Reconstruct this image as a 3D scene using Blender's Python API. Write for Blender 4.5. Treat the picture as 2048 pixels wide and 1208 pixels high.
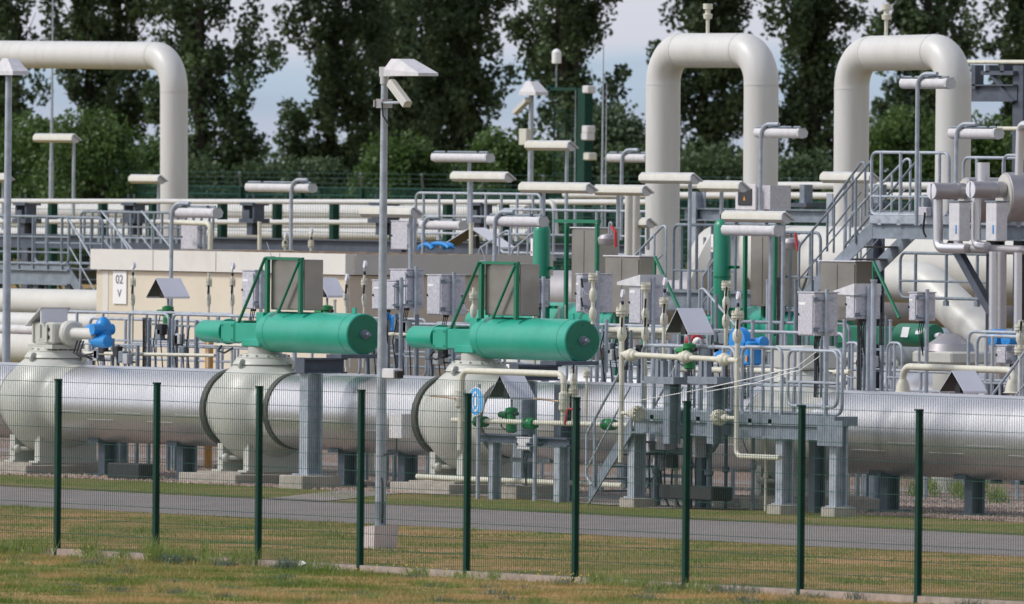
import bpy, math, random
import numpy as np
from mathutils import Vector, Matrix
random.seed(7); rng = np.random.default_rng(11)
for o in list(bpy.data.objects): bpy.data.objects.remove(o)
scene = bpy.context.scene; COL = scene.collection
# ---------------------------------------------------------------- camera, sky, sun, exposure
# world axes: X runs along the fence and the pipeline (towards the camera's right), Y away from the fence
F = 27900.0; HZ = 330.0; ROLL = 0.0095; CZ = 5.2
PHI = math.radians(32.8); SN, CS = math.sin(PHI), math.cos(PHI)
CAM = Vector((CS*174.6, -SN*174.6, CZ))
RIGHT = Vector((SN, CS, 0)); FWD = Vector((-CS, SN, 0)); UP = Vector((0, 0, 1))
cam = bpy.data.cameras.new('camera'); camo = bpy.data.objects.new('camera', cam); COL.objects.link(camo)
cam.sensor_width = 36; cam.lens = 36*F/2048; cam.clip_start = 1; cam.clip_end = 6000
PITCH = (604-HZ)/F
cf = (FWD*math.cos(PITCH) - UP*math.sin(PITCH)).normalized(); cu = RIGHT.cross(cf).normalized(); cr = RIGHT.copy()
r2 = cr*math.cos(ROLL) + cu*math.sin(ROLL); u2 = -cr*math.sin(ROLL) + cu*math.cos(ROLL)
camo.matrix_world = Matrix(((r2.x, u2.x, -cf.x, CAM.x), (r2.y, u2.y, -cf.y, CAM.y), (r2.z, u2.z, -cf.z, CAM.z), (0, 0, 0, 1)))
scene.camera = camo
cam.dof.use_dof = True; cam.dof.focus_distance = 206; cam.dof.aperture_fstop = 6
def ray(px, py): return (cf*F + r2*(px-1024) - u2*(py-604))/F
def P(px, py, Y):            # point seen at a pixel of the photograph on the vertical plane at distance Y behind the fence
    d = ray(px, py); return CAM + d*((Y-CAM.y)/d.y)
def G(px, py, z=0.0):        # point of the ground seen at a pixel
    d = ray(px, py); return CAM + d*((z-CAM.z)/d.z)
def PD(px, py, D): return CAM + ray(px, py)*D
def XX(px, Y, py=600): return P(px, py, Y).x
def ZZ(px, py, Y): return P(px, py, Y).z
def SC(px, Y): return F/((P(px, 500, Y)-CAM).dot(cf))      # photo pixels per metre

SUN_EL = math.radians(43); SUNV = Vector((-0.52, -0.854, 0)).normalized()*math.cos(SUN_EL) + UP*math.sin(SUN_EL)
sun = bpy.data.lights.new('sun', 'SUN'); sun.energy = 2.15; sun.angle = math.radians(10); sun.color = (1, .97, .925)
suno = bpy.data.objects.new('sun', sun); COL.objects.link(suno); suno.rotation_euler = SUNV.to_track_quat('Z', 'Y').to_euler(); suno.location = (0, 0, 60)
w = bpy.data.worlds.new('World'); scene.world = w; w.use_nodes = True; nt = w.node_tree; nt.nodes.clear()
N = nt.nodes.new; L = nt.links.new
out = N('ShaderNodeOutputWorld'); sky = N('ShaderNodeTexSky'); sky.sky_type = 'NISHITA'; sky.sun_disc = False
sky.sun_elevation = SUN_EL; sky.sun_rotation = math.atan2(SUNV.x, SUNV.y); sky.dust_density = 2.5; sky.air_density = 1.2
b1 = N('ShaderNodeBackground'); b1.inputs[1].default_value = .14; L(sky.outputs[0], b1.inputs[0])
tc = N('ShaderNodeTexCoord'); sep = N('ShaderNodeSeparateXYZ'); L(tc.outputs['Generated'], sep.inputs[0])
mp = N('ShaderNodeMapping'); mp.inputs['Scale'].default_value = (14, 14, 160); L(tc.outputs['Generated'], mp.inputs[0])
nz = N('ShaderNodeTexNoise'); nz.inputs['Scale'].default_value = 2.2; nz.inputs['Detail'].default_value = 5; L(mp.outputs[0], nz.inputs[0])
ma = N('ShaderNodeMath'); ma.operation = 'MULTIPLY_ADD'; ma.inputs[1].default_value = .006; L(nz.outputs[0], ma.inputs[0]); L(sep.outputs[2], ma.inputs[2])
mr = N('ShaderNodeMapRange'); mr.inputs[1].default_value = .001; mr.inputs[2].default_value = .017; L(ma.outputs[0], mr.inputs[0])
cr_ = N('ShaderNodeValToRGB'); L(mr.outputs[0], cr_.inputs[0]); e = cr_.color_ramp.elements
e[0].position = 0; e[0].color = (.46, .54, .64, 1); e[1].position = 1; e[1].color = (.72, .74, .81, 1)
for p_, c_ in ((.25, (.54, .59, .71, 1)), (.42, (.46, .55, .68, 1)), (.55, (.48, .60, .73, 1)), (.68, (.68, .70, .79, 1))):
    x_ = e.new(p_); x_.color = c_
b2 = N('ShaderNodeBackground'); L(cr_.outputs[0], b2.inputs[0])
vd = N('ShaderNodeVectorMath'); vd.operation = 'DOT_PRODUCT'; vd.inputs[1].default_value = (-.35, -.90, .26); L(tc.outputs['Generated'], vd.inputs[0])
gl = N('ShaderNodeMapRange'); gl.interpolation_type = 'SMOOTHSTEP'; gl.inputs[1].default_value = .55; gl.inputs[2].default_value = 1.0; gl.inputs[3].default_value = .95; gl.inputs[4].default_value = 2.1; L(vd.outputs['Value'], gl.inputs[0]); L(gl.outputs[0], b2.inputs[1])
mf = N('ShaderNodeMapRange'); mf.inputs[1].default_value = .25; mf.inputs[2].default_value = 1.0; L(sep.outputs[2], mf.inputs[0])
mx = N('ShaderNodeMixShader'); L(mf.outputs[0], mx.inputs[0]); L(b2.outputs[0], mx.inputs[1]); L(b1.outputs[0], mx.inputs[2]); L(mx.outputs[0], out.inputs[0])
vs = scene.view_settings; vs.view_transform = 'Standard'; vs.look = 'None'; vs.exposure = 0; vs.gamma = 1
scene.render.engine = 'CYCLES'; scene.render.resolution_x = 1024; scene.render.resolution_y = 604
scene.cycles.max_bounces = 6; scene.cycles.transparent_max_bounces = 16

# ---------------------------------------------------------------- materials
def mat(name, col, rough=.6, metal=0.0, var=.15, scale=3.0, bump=0.0, bscale=40.0, dark=None, spec=.5, stretch=None, dpos=(.45, .7)):
    m = bpy.data.materials.new(name); m.use_nodes = True; t = m.node_tree; b = t.nodes['Principled BSDF']
    b.inputs['Roughness'].default_value = rough; b.inputs['Metallic'].default_value = metal; b.inputs['Specular IOR Level'].default_value = spec
    tc = t.nodes.new('ShaderNodeTexCoord'); src = tc.outputs['Object']
    if stretch:
        mp = t.nodes.new('ShaderNodeMapping'); mp.inputs['Scale'].default_value = stretch; t.links.new(src, mp.inputs[0]); src = mp.outputs[0]
    n = t.nodes.new('ShaderNodeTexNoise'); n.inputs['Scale'].default_value = scale; n.inputs['Detail'].default_value = 6; n.inputs['Roughness'].default_value = .62
    t.links.new(src, n.inputs[0])
    r = t.nodes.new('ShaderNodeValToRGB'); r.color_ramp.elements[0].position = .3; r.color_ramp.elements[1].position = .7
    r.color_ramp.elements[0].color = tuple(max(0, c*(1-var)) for c in col)+(1,); r.color_ramp.elements[1].color = tuple(min(1, c*(1+var)) for c in col)+(1,)
    t.links.new(n.outputs[0], r.inputs[0]); outc = r.outputs[0]
    if dark:
        n2 = t.nodes.new('ShaderNodeTexNoise'); n2.inputs['Scale'].default_value = scale*.37; n2.inputs['Detail'].default_value = 9; n2.inputs['Roughness'].default_value = .7; t.links.new(src, n2.inputs[0])
        r2_ = t.nodes.new('ShaderNodeValToRGB'); r2_.color_ramp.elements[0].position = dpos[0]; r2_.color_ramp.elements[1].position = dpos[1]; t.links.new(n2.outputs[0], r2_.inputs[0])
        mxn = t.nodes.new('ShaderNodeMix'); mxn.data_type = 'RGBA'; t.links.new(r2_.outputs[0], mxn.inputs[0]); t.links.new(outc, mxn.inputs[6]); mxn.inputs[7].default_value = tuple(dark)+(1,); outc = mxn.outputs[2]
    t.links.new(outc, b.inputs['Base Color'])
    if bump:
        n3 = t.nodes.new('ShaderNodeTexNoise'); n3.inputs['Scale'].default_value = bscale; n3.inputs['Detail'].default_value = 4; t.links.new(tc.outputs['Object'], n3.inputs[0])
        bm_ = t.nodes.new('ShaderNodeBump'); bm_.inputs['Strength'].default_value = bump; bm_.inputs['Distance'].default_value = .02; t.links.new(n3.outputs[0], bm_.inputs['Height']); t.links.new(bm_.outputs[0], b.inputs['Normal'])
    return m
M = {}
M['galv'] = mat('galvanised_steel', (.36, .40, .45), .5, .2, .22, 6, .15, 30)
M['galvd'] = mat('weathered_galvanised_steel', (.20, .235, .275), .6, .15, .25, 5, .1, 20)
M['steel'] = mat('dark_blue_grey_steel', (.075, .09, .12), .55, .2, .25, 4)
M['clad'] = mat('aluminium_cladding', (.66, .65, .67), .34, .80, .04, 1.2, 0, 3.0, dark=(.56, .55, .57), stretch=(1, 1, 1), dpos=(.5, .9))
M['insul'] = mat('matt_metal_jacket', (.40, .38, .39), .42, .6, .1, 3, .04, 6)
M['cream'] = mat('cream_pipe_paint', (.56, .55, .51), .42, 0, .07, 1.5, .05, 10, dark=(.46, .45, .40), dpos=(.52, .85))
M['valve'] = mat('grey_green_valve_paint', (.50, .50, .455), .4, 0, .06, 2, .05, 12, dark=(.43, .43, .385), dpos=(.5, .9), spec=.6)
M['white'] = mat('off_white_pipe_paint', (.58, .575, .555), .42, 0, .05, 2, .04, 8, dark=(.47, .46, .43), stretch=(2.2, 2.2, .22), dpos=(.52, .78))
M['ivory'] = mat('ivory_small_pipe_paint', (.60, .58, .48), .45, 0, .12, 9)
M['green'] = mat('actuator_green_paint', (.010, .32, .215), .38, 0, .10, 2.2, .04, 9, dark=(.035, .36, .27), stretch=(1.2, 3, 1.0), dpos=(.50, .72), spec=.6)
M['greend'] = mat('deep_green_paint', (.006, .16, .085), .4, 0, .12, 4)
M['grass_green'] = mat('bright_green_valve_paint', (.01, .20, .055), .4, 0, .12, 8)
M['post'] = mat('fence_green_powder_coat', (.003, .042, .028), .45, 0, .15, 5, dark=(.003, .026, .018), spec=.2)
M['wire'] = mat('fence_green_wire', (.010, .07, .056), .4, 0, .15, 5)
M['stain'] = mat('brushed_stainless', (.33, .31, .28), .30, .85, .10, 1.8, .25, 2.2)
M['box'] = mat('galvanised_cabinet_sheet', (.52, .51, .56), .5, .2, .22, 22, .05, 30)
M['plas'] = mat('weathered_white_polymer', (.60, .59, .61), .5, 0, .12, 9)
M['hood'] = mat('pale_aluminium_sheet', (.72, .71, .76), .4, .25, .05, 2)
M['greenm'] = mat('gas_cylinder_green', (.008, .23, .135), .36, 0, .08, 2.2)
M['dark'] = mat('dark_recess', (.018, .018, .02), .6, 0, .2, 6)
M['black'] = mat('black_rubber', (.012, .012, .014), .5, 0, .2, 6)
M['diff'] = mat('yellowed_diffuser', (.58, .565, .50), .3, 0, .08, 5, dark=(.54, .50, .38), dpos=(.5, .9))
M['lamp'] = mat('grey_lamp_housing', (.48, .49, .50), .4, .3, .12, 6)
M['blue'] = mat('actuator_blue_paint', (.02, .24, .62), .38, 0, .15, 5)
M['red'] = mat('red_paint', (.42, .02, .03), .4, 0, .1, 5)
M['orange'] = mat('orange_band', (.62, .26, .03), .5, 0, .1, 5)
M['yelwall'] = mat('cream_rendered_wall', (.63, .57, .46), .85, 0, .05, 1.2, .12, 60, dark=(.58, .50, .39), dpos=(.5, .9))
M['fascia'] = mat('off_white_fascia', (.66, .64, .60), .7, 0, .05, 1.5, dark=(.52, .49, .44), dpos=(.5, .9))
M['fascia_shaded'] = mat('shaded_side_fascia', (.50, .485, .47), .8, 0, .06, 2, .1, 60)  # fascia colour greyed to carry the shade of the sunless side
M['roofgravel'] = mat('roof_gravel', (.34, .27, .21), .95, 0, .35, 30, .5, 60)
M['conc'] = mat('concrete_block', (.40, .36, .31), .9, 0, .16, 5, .25, 40, dark=(.24, .22, .19), dpos=(.48, .8))
M['kerb'] = mat('pinkish_concrete_kerb', (.36, .29, .25), .92, 0, .18, 7, .3, 60, dark=(.20, .17, .14), dpos=(.5, .75))
M['plinth'] = mat('pale_mast_plinth', (.56, .49, .49), .85, 0, .08, 5, .15, 40)
M['asphalt'] = mat('pale_asphalt', (.225, .195, .18), .95, 0, .12, 2, .25, 90, dark=(.15, .13, .135), dpos=(.45, .75))
M['paving'] = mat('pink_grey_paving', (.29, .245, .225), .95, 0, .14, 4, .2, 60, dark=(.20, .17, .15), dpos=(.5, .8))
M['signblue'] = mat('sign_blue', (.10, .42, .80), .35, 0, .05, 5)
M['signwhite'] = mat('sign_white', (.8, .8, .8), .4, 0, .03, 5)
M['ink'] = mat('grey_ink', (.16, .17, .19), .6, 0, .05, 5)
M['bark'] = mat('dark_bark', (.035, .028, .022), .95, 0, .3, 6, .4, 20)
M['tray'] = mat('grating', (.20, .22, .24), .5, .4, .2, 8)
M['gable_shade'] = mat('hood_inside_shade', (.10, .095, .085), .5, .3, .2, 4)  # dark colour stands in for shade and ground reflection inside the hoods
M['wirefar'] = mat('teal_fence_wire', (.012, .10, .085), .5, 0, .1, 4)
M['sidewall_shaded'] = mat('shaded_side_wall', (.52, .46, .39), .85, 0, .05, 1.5, .1, 60)  # cream wall colour darkened, shade of the side face painted in
M['glass'] = mat('dark_glass', (.03, .03, .035), .15, 0, .1, 5)
def leafmat(name, c1, c2, tr=.25, ns=.55, k=1.6, off=-.55, rk=.5):
    m = bpy.data.materials.new(name); m.use_nodes = True; t = m.node_tree; b = t.nodes['Principled BSDF']; o = t.nodes['Material Output']
    b.inputs['Roughness'].default_value = .55; g = t.nodes.new('ShaderNodeNewGeometry'); n = t.nodes.new('ShaderNodeTexNoise'); tc = t.nodes.new('ShaderNodeTexCoord')
    n.inputs['Scale'].default_value = ns; n.inputs['Detail'].default_value = 4; t.links.new(tc.outputs['Object'], n.inputs[0])
    a = t.nodes.new('ShaderNodeMath'); a.operation = 'MULTIPLY_ADD'; a.inputs[1].default_value = rk; a.use_clamp = True; t.links.new(g.outputs['Random Per Island'], a.inputs[0])
    s = t.nodes.new('ShaderNodeMath'); s.operation = 'MULTIPLY_ADD'; s.inputs[1].default_value = k; s.inputs[2].default_value = off; t.links.new(n.outputs[0], s.inputs[0]); t.links.new(s.outputs[0], a.inputs[2])
    mxn = t.nodes.new('ShaderNodeMix'); mxn.data_type = 'RGBA'; t.links.new(a.outputs[0], mxn.inputs[0]); mxn.inputs[6].default_value = c1+(1,); mxn.inputs[7].default_value = c2+(1,)
    t.links.new(mxn.outputs[2], b.inputs['Base Color']); tl = t.nodes.new('ShaderNodeBsdfTranslucent'); t.links.new(mxn.outputs[2], tl.inputs[0])
    ms = t.nodes.new('ShaderNodeMixShader'); ms.inputs[0].default_value = tr; t.links.new(b.outputs[0], ms.inputs[1]); t.links.new(tl.outputs[0], ms.inputs[2]); t.links.new(ms.outputs[0], o.inputs[0])
    return m
M['leaf'] = leafmat('poplar_leaves', (.028, .058, .026), (.13, .19, .075), .35)
M['leafb'] = leafmat('bush_leaves', (.032, .075, .016), (.12, .20, .045), .35)
M['leafs'] = leafmat('pale_leaves', (.05, .09, .04), (.12, .17, .085), .3)
M['blade'] = leafmat('grass_blades', (.12, .19, .02), (.52, .35, .15), .35, .42, 6.5, -2.95, .35)
M['bladeg'] = leafmat('weed_blades', (.12, .20, .03), (.32, .38, .12), .4)
M['blades'] = leafmat('silver_weed', (.07, .12, .07), (.17, .22, .17), .3)
M['stone'] = leafmat('gravel_stones', (.12, .075, .06), (.62, .46, .38), 0)

# ---------------------------------------------------------------- mesh helpers
class MB:
    def __init__(s): s.v = []; s.f = []
    def add(s, vs, fs):
        n = len(s.v); s.v += [tuple(p) for p in vs]; s.f += [tuple(i+n for i in f) for f in fs]; return s
    def box(s, a, b, rot=None, piv=None):       # a, b opposite corners
        x0, x1 = sorted((a[0], b[0])); y0, y1 = sorted((a[1], b[1])); z0, z1 = sorted((a[2], b[2]))
        vs = [Vector(p) for p in ((x0, y0, z0), (x1, y0, z0), (x1, y1, z0), (x0, y1, z0), (x0, y0, z1), (x1, y0, z1), (x1, y1, z1), (x0, y1, z1))]
        if rot is not None:
            c = Vector(piv) if piv is not None else Vector(((x0+x1)/2, (y0+y1)/2, (z0+z1)/2)); vs = [rot @ (p-c)+c for p in vs]
        return s.add(vs, [(0, 3, 2, 1), (4, 5, 6, 7), (0, 1, 5, 4), (1, 2, 6, 5), (2, 3, 7, 6), (3, 0, 4, 7)])
    def cbox(s, c, d, rot=None):
        c = Vector(c); h = Vector(d)/2; return s.box(c-h, c+h, rot)
    def bbox(s, a, b, bev=.02):                 # box with bevelled edges in plan and section (chamfered)
        x0, x1 = sorted((a[0], b[0])); y0, y1 = sorted((a[1], b[1])); z0, z1 = sorted((a[2], b[2])); e = bev; vs = []
        for z, q in ((z0, e), (z0+e, 0), (z1-e, 0), (z1, e)):
            vs += [(x0+e+q, y0+q, z), (x1-e-q, y0+q, z), (x1-q, y0+e+q, z), (x1-q, y1-e-q, z), (x1-e-q, y1-q, z), (x0+e+q, y1-q, z), (x0+q, y1-e-q, z), (x0+q, y0+e+q, z)]
        fs = [tuple(range(7, -1, -1)), tuple(range(24, 32))]
        for k in range(3):
            for i in range(8): fs.append((k*8+i, k*8+(i+1) % 8, k*8+8+(i+1) % 8, k*8+8+i))
        return s.add(vs, fs)
    def rings(s, cs, axs, rs, seg=16, cap=True):
        vs = []; fs = []
        ref = None
        for c, ax, r in zip(cs, axs, rs):
            ax = Vector(ax).normalized()
            if ref is None: ref = (UP if abs(ax.z) < .9 else Vector((1, 0, 0)))
            a = (ref - ax*ref.dot(ax)).normalized(); b = ax.cross(a); ref = a
            for k in range(seg):
                t = 2*math.pi*k/seg; vs.append(Vector(c)+a*(math.cos(t)*r)+b*(math.sin(t)*r))
        n = len(cs)
        for i in range(n-1):
            for k in range(seg): fs.append((i*seg+k, i*seg+(k+1) % seg, (i+1)*seg+(k+1) % seg, (i+1)*seg+k))
        if cap: fs.append(tuple(range(seg-1, -1, -1))); fs.append(tuple((n-1)*seg+k for k in range(seg)))
        return s.add(vs, fs)
    def tube(s, pts, r, seg=10, cap=True):
        pts = [Vector(p) for p in pts]; axs = []
        for i in range(len(pts)):
            d = (pts[min(i+1, len(pts)-1)]-pts[max(i-1, 0)]); axs.append(d.normalized())
        rs = r if isinstance(r, (list, tuple)) else [r]*len(pts)
        return s.rings(pts, axs, rs, seg, cap)
    def cyl(s, a, b, r, seg=14): return s.tube([a, b], r, seg)
    def lathe(s, o, ax, prof, seg=28):          # prof: list of (distance along axis, radius)
        o = Vector(o); ax = Vector(ax).normalized(); return s.rings([o+ax*t for t, r in prof], [ax]*len(prof), [max(r, .0005) for t, r in prof], seg)
    def build(s, name, m, parent=None, base=None, smooth=True, ang=35):
        V = [Vector(p) for p in s.v]
        if parent is not None: o = Vector(parent['_o'] if '_o' in parent else parent.location)
        elif base is not None: o = Vector(base)
        else:
            a = np.array(s.v); o = Vector(((a[:, 0].min()+a[:, 0].max())/2, (a[:, 1].min()+a[:, 1].max())/2, a[:, 2].min()))
        me = bpy.data.meshes.new(name); me.from_pydata([p-o for p in V], [], s.f); me.update()
        me.materials.append(m if not isinstance(m, str) else M[m])
        if smooth:
            me.polygons.foreach_set('use_smooth', [True]*len(me.polygons)); me.set_sharp_from_angle(angle=math.radians(ang))
        ob = bpy.data.objects.new(name, me); COL.objects.link(ob)
        if parent is not None:
            ob.parent = parent
            if '_o' in parent: ob['_o'] = tuple(o)
        else: ob.location = o
        ORIG[ob.name] = tuple(o)
        return ob
ORIG = {}
def sub(mb, name, m, parent, **k):              # a sub-part: the parent is itself a part, whose frame is its thing's frame
    root = parent
    while root.parent: root = root.parent
    o = root.location.copy(); V = mb.v; mb.v = [tuple(Vector(p)-o) for p in V]
    ob = mb.build(name, m, None, base=(0, 0, 0), **k); ob.parent = parent; ob.location = (0, 0, 0); return ob
def fillet(pts, r, n=6):
    pts = [Vector(p) for p in pts]; out = [pts[0]]
    for i in range(1, len(pts)-1):
        a = (pts[i-1]-pts[i]); b = (pts[i+1]-pts[i]); la, lb = a.length, b.length; a.normalize(); b.normalize()
        ang = a.angle(b)
        if ang > 3.1: out.append(pts[i]); continue
        d = min(r/math.tan(ang/2), la*.49, lb*.49); rr = d*math.tan(ang/2); c = pts[i]+(a+b).normalized()*(rr/math.sin(ang/2))
        s0 = pts[i]+a*d-c; s1 = pts[i]+b*d-c; th = s0.angle(s1)
        for k in range(n+1):
            t = k/n; out.append(c+(s0*math.sin((1-t)*th)+s1*math.sin(t*th))/math.sin(th))
    out.append(pts[-1]); return out
def tag(o, label=None, cat=None, group=None, kind=None):
    if label: o['label'] = label
    if cat: o['category'] = cat
    if group: o['group'] = group
    if kind: o['kind'] = kind
    return o
def thing(name, label, cat, loc, group=None):
    o = bpy.data.objects.new(name, None); COL.objects.link(o); o.location = loc; o.empty_display_size = .3; tag(o, label, cat, group); return o
def copy_tree(o, parent=None):
    c = o.copy(); COL.objects.link(c); c.parent = parent
    for ch in list(o.children): copy_tree(ch, c)
    return c
def place_copy(o, loc, label, rotz=None):
    c = copy_tree(o); c.location = loc; c['label'] = label
    if rotz is not None: c.rotation_euler[2] = rotz
    return c
def text_mesh(txt, size, depth=.004):
    cu_ = bpy.data.curves.new('t', 'FONT'); cu_.body = txt; cu_.size = size; cu_.extrude = depth; cu_.align_x = 'CENTER'
    ob = bpy.data.objects.new('t', cu_); COL.objects.link(ob); dg = bpy.context.evaluated_depsgraph_get(); dg.update()
    me = bpy.data.meshes.new_from_object(ob.evaluated_get(dg)); vs_ = [tuple(v.co) for v in me.vertices]; fs_ = [tuple(p.vertices) for p in me.polygons]
    bpy.data.objects.remove(ob); return vs_, fs_
def Ry(a): return Matrix.Rotation(a, 3, 'Y')
def Rx(a): return Matrix.Rotation(a, 3, 'X')
def Rz(a): return Matrix.Rotation(a, 3, 'Z')
# ---------------------------------------------------------------- ground
def sheet(name, pts, z, m, kind='structure', label=None):
    mb = MB(); mb.add([(x, y, z) for x, y in pts], [tuple(range(len(pts)))]); o = mb.build(name, m, base=(0, 0, 0), smooth=False); tag(o, kind=kind); return o
def groundmat():
    m = mat('dry_lawn_soil', (.17, .145, .07), .95, 0, .35, 1.3, .5, 45, dark=(.23, .17, .10), dpos=(.42, .6)); return m
M['soil'] = groundmat()
def turfmat(name, a, b, c):
    m = bpy.data.materials.new(name); m.use_nodes = True; t = m.node_tree; bs = t.nodes['Principled BSDF']; bs.inputs['Roughness'].default_value = .95; bs.inputs['Specular IOR Level'].default_value = .1
    tc = t.nodes.new('ShaderNodeTexCoord'); prev = None
    def nz(sc, det, st=(1, 1, 1)):
        mp = t.nodes.new('ShaderNodeMapping'); mp.inputs['Scale'].default_value = st; t.links.new(tc.outputs['Object'], mp.inputs[0])
        n = t.nodes.new('ShaderNodeTexNoise'); n.inputs['Scale'].default_value = sc; n.inputs['Detail'].default_value = det; n.inputs['Roughness'].default_value = .65; t.links.new(mp.outputs[0], n.inputs[0]); return n
    def rp(n, p0, p1):
        r = t.nodes.new('ShaderNodeMapRange'); r.inputs[1].default_value = p0; r.inputs[2].default_value = p1; t.links.new(n.outputs[0], r.inputs[0]); return r
    m1 = t.nodes.new('ShaderNodeMix'); m1.data_type = 'RGBA'; m1.inputs[6].default_value = a+(1,); m1.inputs[7].default_value = b+(1,); t.links.new(rp(nz(.33, 6, (.7, .9, 1)), .44, .56).outputs[0], m1.inputs[0])
    m2 = t.nodes.new('ShaderNodeMix'); m2.data_type = 'RGBA'; m2.inputs[7].default_value = c+(1,); t.links.new(m1.outputs[2], m2.inputs[6]); t.links.new(rp(nz(.8, 6), .50, .60).outputs[0], m2.inputs[0])
    m3 = t.nodes.new('ShaderNodeMix'); m3.data_type = 'RGBA'; m3.blend_type = 'MULTIPLY'; m3.inputs[0].default_value = .75; t.links.new(m2.outputs[2], m3.inputs[6])
    r = t.nodes.new('ShaderNodeValToRGB'); r.color_ramp.elements[0].position = .35; r.color_ramp.elements[0].color = (.45, .45, .45, 1); r.color_ramp.elements[1].position = .65; r.color_ramp.elements[1].color = (1.4, 1.4, 1.4, 1)
    t.links.new(nz(28, 3).outputs[0], r.inputs[0]); t.links.new(r.outputs[0], m3.inputs[7]); t.links.new(m3.outputs[2], bs.inputs['Base Color'])
    bm_ = t.nodes.new('ShaderNodeBump'); bm_.inputs['Strength'].default_value = .8; bm_.inputs['Distance'].default_value = .03; t.links.new(nz(22, 3).outputs[0], bm_.inputs['Height']); t.links.new(bm_.outputs[0], bs.inputs['Normal'])
    return m
M['turf'] = turfmat('patchy_turf', (.20, .17, .055), (.40, .25, .12), (.09, .135, .028))
M['verge'] = turfmat('green_verge_turf', (.155, .165, .045), (.25, .19, .09), (.12, .15, .04))
def gravelmat():
    m = bpy.data.materials.new('pink_gravel'); m.use_nodes = True; t = m.node_tree; bs = t.nodes['Principled BSDF']; bs.inputs['Roughness'].default_value = .9
    tc = t.nodes.new('ShaderNodeTexCoord'); v = t.nodes.new('ShaderNodeTexVoronoi'); v.inputs['Scale'].default_value = 20; t.links.new(tc.outputs['Object'], v.inputs[0])
    r = t.nodes.new('ShaderNodeValToRGB'); r.color_ramp.elements[0].color = (.08, .05, .04, 1); r.color_ramp.elements[1].color = (.46, .33, .27, 1); t.links.new(v.outputs['Color'], r.inputs[0]); t.links.new(r.outputs[0], bs.inputs['Base Color'])
    bm_ = t.nodes.new('ShaderNodeBump'); bm_.inputs['Strength'].default_value = 1; bm_.inputs['Distance'].default_value = .03; bm_.invert = True; t.links.new(v.outputs['Distance'], bm_.inputs['Height']); t.links.new(bm_.outputs[0], bs.inputs['Normal']); return m
M['gravel'] = gravelmat()
# one sheet to the horizon, with a low bank under the far fence
mb = MB(); xs = [-2500, -400, -260, -200, -150, -110, -80, -60, 0, 60, 400, 2500]
ys = [-700, -40, 0, 40, 75, 88, 96, 104, 140, 2500]
def gz(x, y):
    t = min(1, max(0, (y-70)/24)); return 2.15*t*t*(3-2*t)
vs_ = [(x, y, gz(x, y)) for y in ys for x in xs]; nx = len(xs)
mb.add(vs_, [(j*nx+i, j*nx+i+1, (j+1)*nx+i+1, (j+1)*nx+i) for j in range(len(ys)-1) for i in range(nx-1)])
tag(mb.build('ground', 'turf', base=(0, 0, 0)), kind='structure')
YR0, YR1 = G(1000, 1061).y, G(1000, 1021).y
YG = G(300, 964).y
print('ROAD', YR0, YR1, 'GRAVEL', YG)
def wavy(x0, x1, y, amp, n, ph=0): return [(x0+(x1-x0)*i/n, y+amp*(math.sin(i*1.7+ph)+.6*math.sin(i*.63+2*ph))) for i in range(n+1)]
sheet('road', wavy(-80, 60, YR0, .05, 120)+wavy(60, -80, YR1, .04, 120, 1), .004, 'asphalt')
sheet('verge', wavy(-80, 60, YR1-.02, .05, 120, 1)+wavy(60, -80, YG, .08, 120, 2), .008, 'verge')
sheet('gravel_bed', wavy(-80, 60, YG, .06, 160, 2.5)+wavy(60, -80, 78, .1, 20, 1), .012, 'gravel')
pv = [G(545, 1005), G(760, 986), G(1250, 1012), G(1390, 1026), G(1640, 1016), G(1380, 1004), G(1225, 985), G(1000, 972), G(800, 966)]
pv = [(G(560, 999).x, YR1-.1), (G(745, 1004).x, YR1-.1), (G(800, 988).x, YG-.1), (G(960, 993).x, G(960, 993).y), (G(1300, 1018).x, G(1300, 1018).y), (G(1660, 1022).x, G(1660, 1022).y), (G(1440, 1002).x, G(1440, 1002).y), (G(1250, 985).x, G(1250, 985).y), (G(1000, 968).x, G(1000, 968).y), (G(840, 962).x, G(840, 962).y), (G(700, 980).x, G(700, 980).y)]
sheet('paving', pv, .016, 'paving')
# paved strips between the pipe rows
for i, (ya, yb, xa, xb) in enumerate(((27.2, 30.2, -70, 40), (32, 33.6, -70, 40), (25.6, 26.4, 8, 40))):
    sheet('path', [(xa, ya), (xb, ya), (xb, yb), (xa, yb)], .018, 'paving')
# ---------------------------------------------------------------- fence at the front
FX = [XX(px, 0, 900) for px in (116, 313, 518, 722, 935, 1152, 1373, 1603, 1838)]
sp = (FX[-1]-FX[0])/8; fx0 = FX[0]; print('fence spacing', sp, 'X', [round(a, 2) for a in FX])
FXs = [FX[0]-2*sp, FX[0]-sp] + FX + [FX[-1]+sp, FX[-1]+2*sp]
fence = thing('mesh_fence', 'green double wire mesh fence along the near edge of the site', 'fence', (0, 0, 0))
ZT = 2.47; BZ = .10
for i, x in enumerate(FXs):
    pm = MB().box((x-.034, -.032, -.3), (x+.034, .032, 2.30))
    pm.box((x-.036, -.05, 2.30), (x+.036, .035, 2.325))
    if i == 0: post_mesh = pm.build('post', 'post', fence)
    else: pm.build('post', 'post', fence)
for i in range(len(FXs)-1):
    a, b = FXs[i], FXs[i+1]; wm = MB(); n = 50
    for k in range(n):
        x = a+(b-a)*(k+.5)/n; wm.cyl((x, .045, BZ), (x, .045, ZT), .0034, 5)
    for k in range(13):
        z = BZ-.01+k*.1992
        for yy in (.0375, .0525): wm.cyl((a, yy, z), (b, yy, z), .0036, 5)
    wm.build('mesh_panel', 'wire', fence)
mb = MB()
for i in range(len(FXs)-1): mb.box((FXs[i]+.04, -.03, -.1), (FXs[i+1]-.04, .03, .088))
tag(mb.build('kerb_slab', 'kerb'), 'low pinkish concrete slab edging beneath the near mesh fence', 'kerb')
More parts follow.
